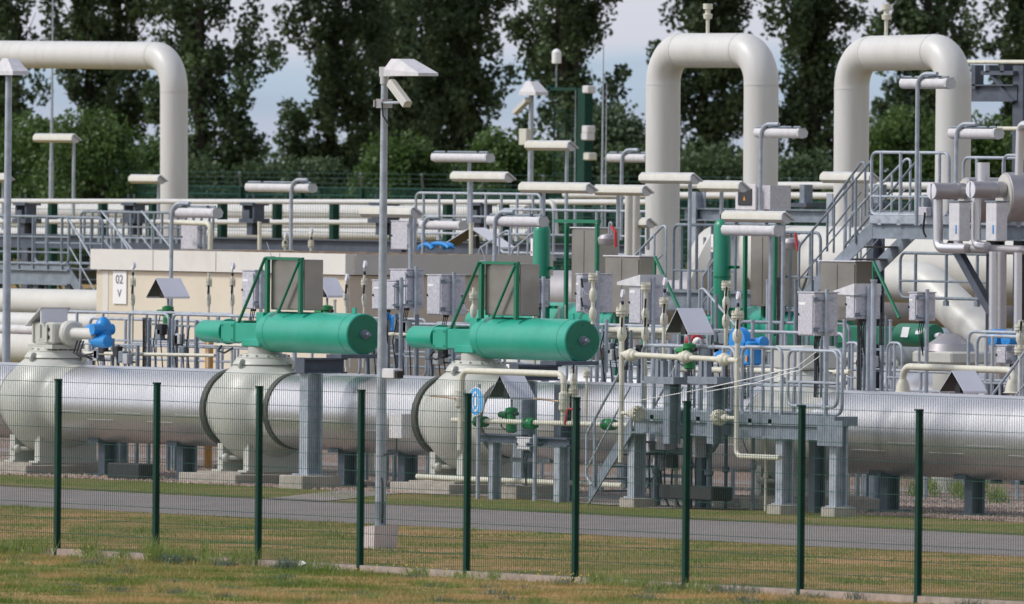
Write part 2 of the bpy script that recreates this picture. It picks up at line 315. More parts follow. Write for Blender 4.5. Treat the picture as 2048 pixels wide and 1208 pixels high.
# ---------------------------------------------------------------- grass, weeds, gravel stones (stuff)
def quads(name, C, A, B, m, label=None, cat=None):      # tapered blades: base C, side A, tip offset B
    n = len(C); V = np.empty((n, 3, 3)); V[:, 0] = C-A; V[:, 1] = C+A; V[:, 2] = C+B
    me = bpy.data.meshes.new(name); me.vertices.add(n*3); me.vertices.foreach_set('co', V.reshape(-1)); me.loops.add(n*3); me.loops.foreach_set('vertex_index', np.arange(n*3)); me.polygons.add(n)
    me.polygons.foreach_set('loop_start', np.arange(n)*3); me.polygons.foreach_set('loop_total', np.full(n, 3)); me.update(calc_edges=True); me.materials.append(M[m])
    o = bpy.data.objects.new(name, me); COL.objects.link(o); tag(o, label, cat, kind='stuff'); return o
def vx(y, a=-70, b=2120):
    a0, a1, b0, b1 = XX(a, 0, 1000), XX(a, 50, 700), XX(b, 0, 1000), XX(b, 50, 700); u = rng.random(len(y)); lo = a0+(a1-a0)*y/50; hi = b0+(b1-b0)*y/50; return lo+(hi-lo)*u
def blades(n, x0, x1, y0, y1, h, hv, wd, patch=.3, thr=.0):
    y = rng.uniform(y0, y1, n); x = vx(y)
    f = np.sin(x*1.3+np.sin(y*2.1)*1.4)+np.sin(y*3.1+x*.7)+.8*np.sin(x*3.7-y*2.3)
    if patch is not None: k = rng.uniform(-2.4, 2.4, n) < f+patch; x, y, f = x[k], y[k], f[k]
    m_ = len(x); hh = (h+hv*rng.random(m_)**2)*(1+.35*np.clip(f, -1, 1.5)); a = rng.uniform(0, 2*np.pi, m_)
    C = np.stack([x, y, np.zeros(m_)], 1); A = np.stack([np.cos(a)*wd, np.sin(a)*wd, np.zeros(m_)], 1)
    B = np.stack([rng.normal(0, .4, m_)*hh, rng.normal(0, .4, m_)*hh, hh], 1); return C, A, B
quads('grass', *blades(170000, -10, 9, -11, -.04, .025, .045, .005), 'blade', 'dry and green grass growing in front of the near fence', 'grass')
quads('grass', *blades(60000, -14, 12, .06, YR0-.1, .02, .03, .004), 'blade', 'patchy dry lawn between the near fence and the road', 'grass')
quads('grass', *blades(26000, -22, 14, YR1+.05, YG-.05, .02, .03, .004), 'bladeg', 'short green grass verge behind the road', 'grass')
def weeds(n, px0, px1, cl, h, m, label, seedy):
    cs = []; 
    for k in range(cl):
        x = XX(px0+(px1-px0)*random.random(), 0, 1150); cs.append((x, -.12-.5*random.random()**1.5, random.uniform(.5, 1.2)))
    C = []; A = []; B = []
    for k in range(n):
        cx, cy, s = cs[k % len(cs)]; x = cx+random.gauss(0, .10); y = min(-.06, cy+random.gauss(0, .07)); hh = h*s*random.uniform(.3, 1); z0 = random.uniform(0, .6)*hh
        a = random.uniform(0, 6.28); wd = .0045
        C.append((x, y, z0)); A.append((math.cos(a)*wd, math.sin(a)*wd, 0)); B.append((random.gauss(0, .35)*hh*.6, random.gauss(0, .35)*hh*.6, hh-z0*.7))
    quads('weeds', np.array(C), np.array(A), np.array(B), m, label, 'weeds')
weeds(2600, 0, 600, 22, .30, 'bladeg', 'bright green weeds at the foot of the fence, left of the lamp mast', 1)
weeds(1500, 330, 620, 9, .16, 'blades', 'blue grey low weeds along the fence slab, left side', 1)
weeds(2400, 600, 1500, 22, .22, 'bladeg', 'green and yellow weeds along the fence slab, right side', 1)
weeds(1300, 1150, 2048, 12, .14, 'blades', 'grey green low weeds by the right fence posts', 1)
lt = G(517, 1139); tag(MB().add([(lt.x-.08, -.1, .02), (lt.x+.06, -.16, .03), (lt.x+.1, -.06, .08), (lt.x-.03, -.03, .1), (lt.x, -.09, .12)], [(0, 1, 4), (1, 2, 4), (2, 3, 4), (3, 0, 4), (0, 3, 2, 1)]).build('litter_scrap', 'signwhite', smooth=False), 'white scrap of litter at the foot of the third fence post', 'litter')
fl = MB()
for k in range(60):
    x = XX(random.choice((random.uniform(1100, 1290), random.uniform(780, 960), random.uniform(0, 600))), 0, 1160); y = -.15-.6*random.random(); z = random.uniform(.06, .16)
    fl.lathe((x, y, z), (0, -.6, .8), [(0, .004), (.004, .011), (.01, .004)], 6)
tag(fl.build('flower_heads', mat('yellow_petals', (.7, .5, .03), .6)), 'tiny yellow flowers among the weeds at the fence', 'flowers', kind='stuff')
n = 30000; y = YG-.05+rng.random(n)**1.2*7; x = vx(y); r = rng.uniform(.014, .042, n)
k = ~((x > pv[2][0]) & (x < pv[5][0]+1) & (y < 25.5)); x, y, r = x[k], y[k], r[k]; n = len(x)
base = np.array([(1, 0, -.2), (-.3, .9, -.2), (-.7, -.7, -.2), (.2, .1, .75)]); ang = rng.uniform(0, 6.28, n); ca, sa = np.cos(ang), np.sin(ang)
V = np.empty((n, 4, 3))
for j in range(4):
    bx, by, bz = base[j]; V[:, j, 0] = x+r*(bx*ca-by*sa); V[:, j, 1] = y+r*(bx*sa+by*ca); V[:, j, 2] = .016+r*bz*rng.uniform(.7, 1.3, n)
idx = np.array([(0, 1, 3), (1, 2, 3), (2, 0, 3)]); LI = (np.arange(n)[:, None, None]*4+idx[None]).reshape(-1)
me = bpy.data.meshes.new('gravel'); me.vertices.add(n*4); me.vertices.foreach_set('co', V.reshape(-1)); me.loops.add(n*9); me.loops.foreach_set('vertex_index', LI); me.polygons.add(n*3)
me.polygons.foreach_set('loop_start', np.arange(n*3)*3); me.polygons.foreach_set('loop_total', np.full(n*3, 3)); me.update(calc_edges=True); me.materials.append(M['stone'])
o = bpy.data.objects.new('gravel', me); COL.objects.link(o); tag(o, 'loose pink and grey gravel stones around the pipeline', 'gravel', kind='stuff')
def tufts(n, cl, y0, y1, px0, px1, h, m, label, sp):
    C = []; A = []; B = []; cs = []
    for k in range(cl): y = random.uniform(y0, y1); a0, a1 = XX(px0, y, 1150), XX(px1, y, 1150); cs.append((random.uniform(a0, a1), y, random.uniform(.4, 1.2)))
    for k in range(n):
        cx, cy, s = cs[k % cl]; x = cx+random.gauss(0, sp); y = cy+random.gauss(0, sp); hh = h*s*random.uniform(.4, 1); a = random.uniform(0, 6.28)
        C.append((x, y, 0)); A.append((math.cos(a)*.006, math.sin(a)*.006, 0)); B.append((random.gauss(0, .5)*hh, random.gauss(0, .5)*hh, hh))
    quads('weeds', np.array(C), np.array(A), np.array(B), m, label, 'weeds')
tufts(9000, 90, -9, -.4, -20, 2060, .11, 'bladeg', 'fresh green tufts scattered over the foreground grass', .10)
tufts(5000, 60, -9, -.4, -20, 2060, .09, 'blades', 'grey green leafy tufts scattered over the foreground grass', .09)
tufts(9000, 110, .5, YR0-.4, -20, 2060, .08, 'bladeg', 'green tufts scattered over the lawn between fence and road', .14)
# ---------------------------------------------------------------- trees
def leafcloud(name, cs, nper, ls, m, parent, origin):
    n = len(cs)*nper; cs = np.array(cs); c = np.repeat(cs[:, :3], nper, 0); rr = np.repeat(cs[:, 3:], nper, 0)
    d = rng.normal(0, 1, (n, 3)); d /= np.linalg.norm(d, axis=1)[:, None]; p = c+d*rr*(rng.random((n, 1))**.45)*np.array([1, 1, 1.25])-np.array(origin)
    a = rng.normal(0, 1, (n, 3)); a /= np.linalg.norm(a, axis=1)[:, None]; b = np.cross(a, rng.normal(0, 1, (n, 3))); b /= np.linalg.norm(b, axis=1)[:, None]
    s = (ls*rng.uniform(.6, 1.3, n))[:, None]; V = np.empty((n, 4, 3)); V[:, 0] = p-a*s*.5; V[:, 1] = p+b*s*.4; V[:, 2] = p+a*s*.6; V[:, 3] = p-b*s*.4
    me = bpy.data.meshes.new(name); me.vertices.add(n*4); me.vertices.foreach_set('co', V.reshape(-1)); me.loops.add(n*4); me.loops.foreach_set('vertex_index', np.arange(n*4)); me.polygons.add(n)
    me.polygons.foreach_set('loop_start', np.arange(n)*4); me.polygons.foreach_set('loop_total', np.full(n, 4)); me.update(calc_edges=True); me.materials.append(M[m])
    o = bpy.data.objects.new(name, me); COL.objects.link(o); o.parent = parent; return o
def poplar(loc, H, W, label, seed, m='leaf', dens=1.0):
    rd = random.Random(seed); loc = Vector(loc); t = thing('poplar_tree', label, 'tree', loc, 'trees behind the far fence'); mb = MB(); cs = []
    nst = rd.choice((1, 2, 2)); stems = []
    for s_ in range(nst):
        off = Vector((rd.uniform(-.5, .5), rd.uniform(-.4, .4), 0))*(nst-1); lean = Vector((rd.uniform(-.05, .05), rd.uniform(-.05, .05), 1))
        pts = [loc+off*min(1, k/2)+lean*(H*k/8)+Vector((rd.uniform(-.12, .12), rd.uniform(-.12, .12), 0))*(k > 0) for k in range(9)]; pts[0].z = loc.z-.3
        mb.tube(pts, [.15*(1-k/9)+.02 for k in range(9)], 8); stems.append(pts)
    NL = 66
    for i in range(NL):
        pts = rd.choice(stems); zf = .04+.92*(i+.5)/NL; k = min(7, int(zf*8)); b0 = pts[k].lerp(pts[k+1], zf*8-k)
        an = rd.uniform(0, 6.28); wr = W*(.55+.45*math.sin(min(1, zf*1.5)*math.pi*.6))*(1-.55*max(0, zf-.5))*rd.uniform(.55, 1.08); ln = rd.uniform(1.2, 2.4)
        b1 = b0+Vector((math.cos(an)*wr*.6, math.sin(an)*wr*.6, ln*.45)); b2 = b0+Vector((math.cos(an)*wr, math.sin(an)*wr, ln)); mb.tube([b0, b1, b2], [.04, .022, .008], 5)
        for q in range(5):
            tt = .25+.8*q/4; pp = b0.lerp(b2, tt)+Vector((rd.gauss(0, .28), rd.gauss(0, .28), rd.gauss(0, .3))); cs.append((pp.x, pp.y, pp.z, rd.uniform(.25, .52)))
    for s_ in stems:
        for q in range(12): pp = s_[3].lerp(s_[8], q/11); cs.append((pp.x+rd.gauss(0, .3), pp.y+rd.gauss(0, .3), pp.z, rd.uniform(.4, .7)))
    mb.build('trunk', 'bark', t); leafcloud('crown', cs, 130, .15, m, t, loc); return t
def bush(loc, H, W, label, seed, m='leafb'):
    rd = random.Random(seed); loc = Vector(loc); t = thing('bush', label, 'bush', loc, 'bushes behind the far fence'); mb = MB(); cs = []
    for i in range(5):
        an = rd.uniform(0, 6.28); e_ = loc+Vector((math.cos(an)*W*.5, math.sin(an)*W*.5, H*rd.uniform(.6, .85))); mb.tube([loc-UP*.2, loc.lerp(e_, .5)+UP*.2, e_], [.08, .05, .015], 5)
    for i in range(95):
        an = rd.uniform(0, 6.28); q = rd.random()**.5; z = rd.random()**.8; wr = W*math.sqrt(max(.05, 1-(z*.95)**2.4))*q
        cs.append((loc.x+math.cos(an)*wr, loc.y+math.sin(an)*wr, loc.z+.2+z*H*.93, rd.uniform(.3, .6)))
    mb.build('trunk', 'bark', t); leafcloud('crown', cs, 150, .12, m, t, loc); return t
def tpos(px, D):
    p = PD(px, 400, D); return (p.x, p.y, gz(p.x, p.y))
TR = [(-20, 402, 17, 1.35, 'dark poplar cut by the left edge of the picture'), (205, 405, 19, 1.65, 'dark poplar behind the left high pipe, right of the antenna mast'), (425, 400, 20, 1.75, 'dense dark poplar just right of the left pipe bend'),
      (655, 408, 19, 1.8, 'wide poplar directly left of the near camera mast head'), (905, 405, 18, 1.7, 'poplar with pale stems just right of the near camera mast head'), (1158, 398, 19, 1.85, 'poplar rising behind the green lattice tower'),
      (1410, 404, 18, 1.5, 'poplar seen through the first high pipe loop'), (1632, 400, 20, 1.35, 'tall narrow poplar between the two high pipe loops'), (1845, 396, 19, 1.75, 'brighter poplar seen through the second high pipe loop'),
      (2075, 402, 17, 1.1, 'poplar cut by the right edge of the picture')]
for i, (px, D, H, W, lb) in enumerate(TR): poplar(tpos(px, D), H, W*1.08, lb, 40+i)
poplar(tpos(832, 432), 10.5, 1.2, 'small pale tree between two poplars, right above the camera housing', 77, 'leafs')
for i, (px, D, H, W, lb, m) in enumerate([(60, 380, 5.6, 2.0, 'rounded bush at far left beneath the high pipe', 'leafb'), (165, 376, 5.9, 2.1, 'light green bush under the high pipe, right of the antenna mast', 'leafb'), (285, 380, 4.6, 1.7, 'light green bush just left of the vertical leg of the left pipe', 'leafb'),
      (400, 384, 4.6, 1.8, 'low dark bush just right of the left pipe leg', 'leaf'), (520, 384, 4.6, 1.9, 'low dark bush above the long gallery lamp', 'leaf'), (640, 382, 4.8, 1.9, 'dark bush between the gallery lamp and the camera mast', 'leaf'), (800, 380, 4.9, 1.9, 'green bush just right of the near camera mast', 'leafb'),
      (905, 384, 4.6, 1.9, 'dark bush behind the paired lamps on one pole', 'leaf'), (1010, 378, 5.4, 1.8, 'green bush left of the small camera mast with the yellow box', 'leafb'), (1215, 384, 6.4, 1.6, 'bush right of the green lattice tower behind the lightning rods', 'leafs'),
      (1275, 380, 5.6, 1.6, 'dark bush just left of the first high loop', 'leaf'), (1110, 388, 5.2, 1.8, 'dark bush behind the green lattice tower', 'leaf'), (1420, 378, 5.8, 2.0, 'dark bush inside the first high loop', 'leaf'), (1600, 380, 5.4, 2.0, 'dark bush just right of the first high loop', 'leaf'),
      (1790, 376, 6.4, 2.1, 'green bush inside the second high loop', 'leafb'), (1960, 378, 6.0, 1.7, 'light green bush under the pipe rack at the right', 'leafb'), (2060, 380, 5.6, 1.7, 'bush at the right edge of the picture', 'leafb')]):
    bush(tpos(px, D), H*(.58 if m == 'leaf' else .70), W*.9, lb, 300+i, m)
# wooded strip far behind, seen only as a mass
cs = []
for k in range(420):
    p = PD(-250+2600*k/420, 400, random.uniform(436, 455)); cs.append((p.x, p.y, 2+random.uniform(0, 3.2), random.uniform(.8, 1.2)))
root = leafcloud('far_wood', cs, 160, .24, 'leaf', None, (0, 0, 0)); tag(root, 'dark mass of woodland far behind the row of poplars', 'wood', kind='stuff')
# ---------------------------------------------------------------- shared builders for the plant
PY, PZ, PR = 24.4, 1.2, .63
def ibeam(mb, a, b, h=.2, wd=.12, t=.014):               # horizontal I section between two points along X or Y
    a, b = Vector(a), Vector(b)
    if abs(a.x-b.x) > abs(a.y-b.y):
        mb.box((a.x, a.y-t/2, a.z-h/2), (b.x, a.y+t/2, b.z+h/2)); 
        for s in (-1, 1): mb.box((a.x, a.y-wd/2, a.z+s*h/2-t), (b.x, a.y+wd/2, a.z+s*h/2+t))
    else:
        mb.box((a.x-t/2, a.y, a.z-h/2), (a.x+t/2, b.y, b.z+h/2))
        for s in (-1, 1): mb.box((a.x-wd/2, a.y, a.z+s*h/2-t), (a.x+wd/2, b.y, a.z+s*h/2+t))
    return mb
def hcol(mb, x, y, z0, z1, w=.24, t=.018):
    for s in (-1, 1): mb.box((x-w/2, y+s*w/2-t, z0), (x+w/2, y+s*w/2+t, z1))
    mb.box((x-t/2, y-w/2+t, z0), (x+t/2, y+w/2-t, z1)); return mb
def sphere(mb, c, r, ax=(0, 0, 1), st=1.0, seg=14, n=8):
    return mb.lathe(c, ax, [(-r*st*math.cos(math.pi*k/n), r*math.sin(math.pi*k/n)) for k in range(n+1)], seg)
def flange(mb, c, r, ax=(0, 0, 1), t=.022, gap=.012, bolts=8):
    c = Vector(c); ax = Vector(ax).normalized()
    mb.lathe(c, ax, [(-t-gap/2, .3*r), (-t-gap/2, r), (-gap/2, r), (-gap/2, r*.8), (gap/2, r*.8), (gap/2, r), (gap/2+t, r), (gap/2+t, .3*r)], 18)
    a = (Vector((1, 0, 0)) if abs(ax.x) < .9 else Vector((0, 0, 1))); b = ax.cross(a)
    for k in range(bolts):
        an = 2*math.pi*k/bolts; p = c+(a*math.cos(an)+b*math.sin(an))*r*.82; mb.cyl(p-ax*(t*2+gap), p+ax*(t*2+gap), r*.1, 6)
    return mb
def railing(name, label, pts, h=1.1, step=1.25, mids=(.5,), r=.027, group=None, rc=.14, base=0, m='galv', low=None):
    """pts: polyline of the deck edge (x, y, z)"""
    pts = [Vector(p) for p in pts]; t = thing(name, label, 'railing', pts[0], group)
    top = [p+UP*h for p in pts]; lo = [p+UP*(low if low is not None else h*.12) for p in pts]
    ms_ = (lo[0]+lo[-1])/2; loop = fillet(([ms_] if len(pts) == 2 else [])+[lo[0]]+top+[lo[-1]]+([ms_] if len(pts) == 2 else []), rc, 5); MB().tube(loop, r, 8).build('top_rail', m, t)
    for q in mids: MB().tube([p+UP*h*q for p in pts], r*.75, 6).build('mid_rail', m, t)
    for i in range(len(pts)-1):
        d = pts[i+1]-pts[i]; n = max(1, round(d.length/step))
        for k in range(n):
            p = pts[i]+d*((k+.5)/n); pm = MB().cyl(p-UP*base, p+UP*(h-.01), r*1.05, 8); pm.cbox(p+UP*.02, (.1, .06, .09)); pm.build('post', m, t)
    return t
def pipe_thing(name, label, cat, pts, r, m, rf=None, n=7, seg=14, group=None, welds=()):
    mb = MB(); mb.tube(fillet(pts, rf or r*1.5, n), r, seg)
    return tag(mb.build(name, m), label, cat, group)
# ---------------------------------------------------------------- clad pipeline with ball valves
VP = [XX(px, PY, 815) for px in (110, 528, 955, 1610)]; print('valves', VP)
def clad(name, label, x0, x1, y, z, r, seg=1.02, m='clad', seam=(-12, -24)):
    mb = MB(); n = max(1, round((x1-x0)/seg)); L_ = (x1-x0)/n; prof = []
    for k in range(n):
        a = x0+k*L_; rr = r+(.0012 if k % 2 else 0); prof += [(a-x0, rr), (a-x0+.03, rr+.0015), (a-x0+.05, rr), (a-x0+L_-.002, rr)]
        an = math.radians(seam[k % 2]); c = Vector((a+L_/2, y-math.cos(an)*(r+.003), z+math.sin(an)*(r+.003)))
        mb.cbox(c, (L_-.12, .010, .03), Rx(-an))
        for q in range(5): mb.cbox(c+Vector((-L_*.36+q*L_*.18, -.008, .005)), (.012, .01, .012), Rx(-an))
    vs = mb.lathe((x0, y, z), (1, 0, 0), [(0, r*.93)]+prof+[(x1-x0, r*.93)], 48); o = mb.build(name, m, ang=25); tag(o, label, 'pipe', 'aluminium clad sections of the pipeline'); return o
ends = [XX(-60, PY, 815)-3]+[v for v in VP for v in (v,)]
e0 = XX(-80, PY, 815)
clad('clad_pipe', 'short silver clad pipe section at the left edge, left of the first ball valve', e0-16, VP[0]-.80, PY, PZ, PR)
clad('clad_pipe', 'silver clad pipe section between the ball valve with the blue motor and the next one', VP[0]+1.0, VP[1]-.88, PY, PZ, PR)
clad('clad_pipe', 'silver clad pipe section behind the camera mast, between the two green spring actuators', VP[1]+2.45, VP[2]-.88, PY, PZ, PR)
clad('clad_pipe', 'silver clad pipe section behind the front stairs and platform', VP[2]+2.45, VP[3]-.80, PY, PZ, PR)
clad('clad_pipe', 'long silver clad pipe section at right, low in front of the second pipeline', VP[3]+1.0, XX(2048, PY, 880)+16, PY, PZ, PR)
for v_, lb in ((VP[1], 'left'), (VP[2], 'central')): clad('clad_pipe', 'short narrower clad collar right of the ball valve under the %s green actuator' % lb, v_+1.0, v_+2.5, PY, PZ, .605)
def ball_valve(x, y, z, label, R=.875, r=.60, group='large ball valves of the front pipeline', neckz=2.06):
    t = thing('ball_valve', label, 'valve', (x, y, .2), group)
    pr = [(-1.12, r), (-.80, r), (-.78, r+.02), (-.76, r+.02)]+[(R*math.sin(a), R*math.cos(a)) for a in [math.radians(q) for q in range(-46, 47, 6)]]+[(.76, r+.02), (.78, r+.02), (1.02, r), (1.12, r)]
    mb = MB().lathe((x, y, z), (1, 0, 0), pr, 44)
    mb.box((x-.012, y-R*.72, z-.35), (x+.012, y-R*.70, z-.3)); mb.build('body', 'valve', t, ang=40)
    ng = MB(); ng.lathe((x, y, z+R-.14), UP, [(0, .52), (.08, .47), (.13, .40), (.17, .36), (neckz-z-R+.05, .36), (neckz-z-R+.05, .45), (neckz-z-R+.13, .45)], 28)
    for k in range(14):
        an = k*2*math.pi/14; ng.cyl((x+.40*math.cos(an), y+.40*math.sin(an), neckz-.11), (x+.40*math.cos(an), y+.40*math.sin(an), neckz+.03), .018, 6)
    ng.build('neck', 'valve', t)
    for sx, sy in ((-.48, -.18), (.12, -.5), (.5, .2)):
        lg = MB(); c = Vector((x+sx, y+sy, z+math.sqrt(max(0, R*R-sx*sx-sy*sy))+.03)); dr = Vector((sx, sy, 0)).normalized(); pd = dr.cross(UP)
        lg.lathe(c+pd*-.02, pd, [(0, .035), (0, .085), (.04, .085), (.04, .035), (0, .035)], 12); lg.build('lifting_lug', 'valve', t)
    for sx in (-.45, .35):
        ft = MB(); ft.box((x+sx-.08, y-.55, .22), (x+sx+.08, y+.55, z-.55)); ft.box((x+sx-.14, y-.62, .20), (x+sx+.14, y+.62, .23)); ft.build('foot', 'valve', t)
    for s in (-1, 1):
        dr = MB(); dr.tube(fillet([(x-.15, y-.3*s, z-R+.1), (x-.15, y-.42*s, .42), (x-.35, y-.62*s, .42)], .08), .035, 10); sphere(dr, (x-.28, y-.55*s, .42), .07); dr.build('drain_pipe', 'valve', t)
    return t
ball_valve(VP[0], PY, PZ, 'ball valve at far left, under the cream gearbox with the blue motor')
ball_valve(VP[1], PY, PZ, 'ball valve under the left green spring actuator')
ball_valve(VP[2], PY, PZ, 'ball valve under the right green spring actuator, beside the blue round sign')
ball_valve(VP[3], PY, PZ, 'ball valve behind the right half of the front platform, under a cream box')
for x, lb in zip(VP, ('beneath the leftmost ball valve', 'beneath the ball valve under the left green actuator', 'beneath the ball valve beside the blue sign', 'beneath the ball valve behind the front platform')):
    mb = MB().bbox((x-1.0, PY-1.0, -.05), (x+.75, PY+.95, .17), .012); mb.box((x-.75, PY-.8, .17), (x+.6, PY+.8, .20)); tag(mb.build('valve_plinth', 'conc'), 'pinkish concrete plinth '+lb, 'plinth', 'concrete plinths of the ball valves')
M['ringm'] = mat('dark_seal_band', (.085, .08, .07), .5, .3, .2, 6)
# ring seals where the cladding ends
for x, lb in ((VP[1], 'left green actuator valve'), (VP[2], 'right green actuator valve')):
    for s, a in ((-1, 'left'), (1, 'right')):
        xx = x+(-.90 if s < 0 else .98); mb = MB().lathe((xx-.03, PY, PZ), (1, 0, 0), [(0, .58), (0, .662 if s < 0 else .625), (.13, .662 if s < 0 else .625), (.13, .58)], 44)
        tag(mb.build('cladding_end_ring', 'ringm'), 'grey end ring of the cladding on the %s of the %s' % (a, lb), 'ring', 'end rings of the pipe cladding')
for px, lb in ((215, 'left of the second fence post'), (372, 'left of the left actuator plinth'), (695, 'just right of the tall actuator column'), (815, 'just right of the camera mast'), (1780, 'near the right fence post'), (1950, 'at the far right')):
    x = XX(px, PY, 890); mb = MB(); hcol(mb, x, PY, -.05, PZ-PR+.03, .2); mb.box((x-.2, PY-.25, -.04), (x+.2, PY+.25, .05)); mb.box((x-.16, PY-.28, PZ-PR-.01), (x+.16, PY+.28, PZ-PR+.06))
    tag(mb.build('pipe_support', 'steel'), 'short dark steel support under the clad pipe, '+lb, 'support', 'short steel supports under the clad pipe')
# ---------------------------------------------------------------- green spring actuators
AZ = ZZ(1163, 681, PY); print('actuator z', AZ)
def spring_actuator(x, y, z, label, m='green', group='green spring return valve actuators', frame=True):
    t = thing('spring_actuator', label, 'actuator', (x, y, 2.19), group); R = .33
    a = x+.14; b = x+3.02
    c = MB().lathe((a, y, z), (1, 0, 0), [(0, .12), (.0, .22), (.04, .29), (.10, R-.01), (.16, R), (b-a-.015, R), (b-a, R-.015), (b-a, .10)], 44); c.build('spring_can', m, t, ang=30)
    for q_ in (.30, 2.62): MB().lathe((a+q_, y, z), (1, 0, 0), [(0, R-.01), (.004, R+.004), (.014, R+.004), (.018, R-.01)], 44).build('weld_seam', m, t)
    for q_ in range(3): MB().cyl((b-.001, y+.24*math.cos(1.57+2.09*q_), z+.24*math.sin(1.57+2.09*q_)), (b+.014, y+.24*math.cos(1.57+2.09*q_), z+.24*math.sin(1.57+2.09*q_)), .014, 6).build('end_screw', 'greend', t)
    e = MB().lathe((b-.002, y, z), (1, 0, 0), [(0, .31), (.006, .31), (.006, .06)], 30)
    e.build('end_cap', 'greend', t)  # end face in deeper green than the can, its shade painted in
    e = MB().lathe((b, y, z), (1, 0, 0), [(0, .075), (.035, .075), (.035, .05), (.05, .055), (.09, .055), (.09, .032), (.17, .032), (.17, .004)], 12); e.build('end_bolt', 'galvd', t)
    h = MB().bbox((x-.60, y-.20, z-.19), (x+.2, y+.20, z+.13), .02); h.bbox((x-.28, y-.28, z-.25), (x+.28, y+.28, z-.12), .02); h.build('housing', m, t)
    h = MB().bbox((x-1.05, y-.20, z-.20), (x-.62, y+.20, z+.15), .03)
    for sx in (-.99, -.69):
        for sz in (-.14, .09): h.cyl((x+sx, y-.22, z+sz), (x+sx, y-.19, z+sz), .014, 6)
    h.lathe((x-1.14, y, z-.02), (1, 0, 0), [(0, .21), (.05, .21), (.05, .18)], 24); h.build('cylinder_head', m, t)
    h = MB().lathe((x-1.95, y, z-.02), (1, 0, 0), [(0, .05), (.01, .10), (.05, .155), (.11, .18), (.82, .18), (.82, .15)], 32); h.build('hydraulic_cylinder', m, t, ang=30)
    s = MB().lathe((x, y, z-.25), UP, [(-.27, .33), (-.22, .33), (-.22, .27), (0, .27)], 24); s.build('mounting_ring', 'valve', t)
    for xx in (x+.42, b-.3):
        l = MB().box((xx-.05, y-.012, z+R-.02), (xx+.05, y+.012, z+R+.09)); l.build('lifting_lug', m, t)
    l = MB().box((a-.05, y-.22, z+.12), (a+.16, y+.22, z+.31)); l.build('bracket', m, t)
    wv = MB().tube([(x-.5, y-.3, z-.28), (x-.7, y-.33, z-.36), (x-.95, y-.3, z-.33), (x-1.0, y-.2, z-.25)], .018, 6); wv.build('hose', 'black', t)
    return t
A1 = spring_actuator(VP[1], PY, AZ, 'green spring actuator on the left, its right end behind the camera mast')
A2 = spring_actuator(VP[2], PY, AZ, 'green spring actuator with its round end fully visible, right of the camera mast')
def control_cabinet(dx, label, tagw):
    def q(px, py, Y=PY-.25): p = P(px, py, Y); return Vector((p.x+dx, p.y, p.z))
    a = q(536, 628); b = q(602, 518); t = thing('control_cabinet', label, 'cabinet', (a.x+.5, PY, AZ+.33), 'stainless control cabinets on the front green actuators')
    zb = AZ+.36
    mb = MB().bbox((a.x, PY-.20, zb), (b.x+.03, PY+.16, b.z-.01), .01); mb.build('cabinet_body', 'stain', t)
    mb = MB().box((a.x+.04, PY-.212, zb+.03), (b.x-.02, PY-.203, b.z-.05)); mb.build('door', 'stain', t)
    mb = MB().cyl((a.x+.03, PY-.2, b.z), (a.x-.14, PY-.2, b.z+.26), .006, 6); mb.box((a.x-.1, PY-.24, b.z+.0), (a.x+.06, PY-.16, b.z+.035)); mb.build('cable', 'galv', t)
    f = MB(); Y = PY-.26
    f.box((a.x-.06, Y-.03, b.z-.02), (b.x+.07, Y+.03, b.z+.025)); f.box((a.x-.05, Y-.03, zb-.05), (a.x+.03, Y+.03, b.z)); f.box((b.x-.02, Y-.03, zb-.05), (b.x+.05, Y+.03, b.z))
    f.cyl((b.x+.02, Y-.035, b.z-.03), (a.x+.38, Y-.035, zb-.05), .022, 6); f.build('frame', 'greend', t)
    f = MB(); e = q(466, 640, Y); f.cyl((a.x-.04, Y-.035, b.z), (e.x, Y+.1, AZ+.12), .026, 6); f.box((e.x-.1, PY-.1, AZ+.10), (e.x+.14, PY+.1, AZ+.17)); f.build('brace', 'greend', t)
    return t
control_cabinet(0, 'stainless cabinet with green frame on the left green actuator', '')
control_cabinet(VP[2]-VP[1], 'stainless cabinet with green frame on the central green actuator', '')
def act_column(x, label, blk):
    t = thing('actuator_column', label, 'column', (x, 23.3, .22), 'steel columns carrying the spring actuators')
    top = AZ-.33-.04; mb = MB(); hcol(mb, x, 23.3, .22, top-.26, .25); mb.box((x-.24, 23.1, .22), (x+.24, 23.5, .245)); mb.build('column', 'galv', t)
    g = MB().add([(x-.13, 23.44, .25), (x-.46, 23.44, .25), (x-.13, 23.44, .62), (x-.13, 23.46, .25), (x-.46, 23.46, .25), (x-.13, 23.46, .62)], [(0, 1, 2), (3, 5, 4), (0, 3, 4, 1), (1, 4, 5, 2), (2, 5, 3, 0)]); g.build('gusset', 'galvd', t)
    mb = MB(); ibeam(mb, (x, 23.1, top-.13), (x, 23.9, top-.13), .22, .24); mb.box((x-.13, 23.08, top-.25), (x+.13, 23.1, top)); mb.build('cross_beam', 'steel', t)
    mb = MB().box((x-.2, 23.7, top-.01), (x+.25, 24.5, top+.05)); mb.build('saddle', 'steel', t)
    b = MB().bbox((x-.36, 22.93, -.05), (x+.34, 23.66, .22), .015); tag(b.build('column_block', 'conc'), blk, 'block', 'concrete blocks under the columns')
act_column(XX(622, 23.3, 850), 'grey steel column under the end of the left green actuator', 'pale concrete block left of the camera mast, under the actuator column')
act_column(XX(1050, 23.3, 850), 'grey steel column under the end of the central green actuator, behind the small hood', 'concrete block under the column behind the sampling skid')
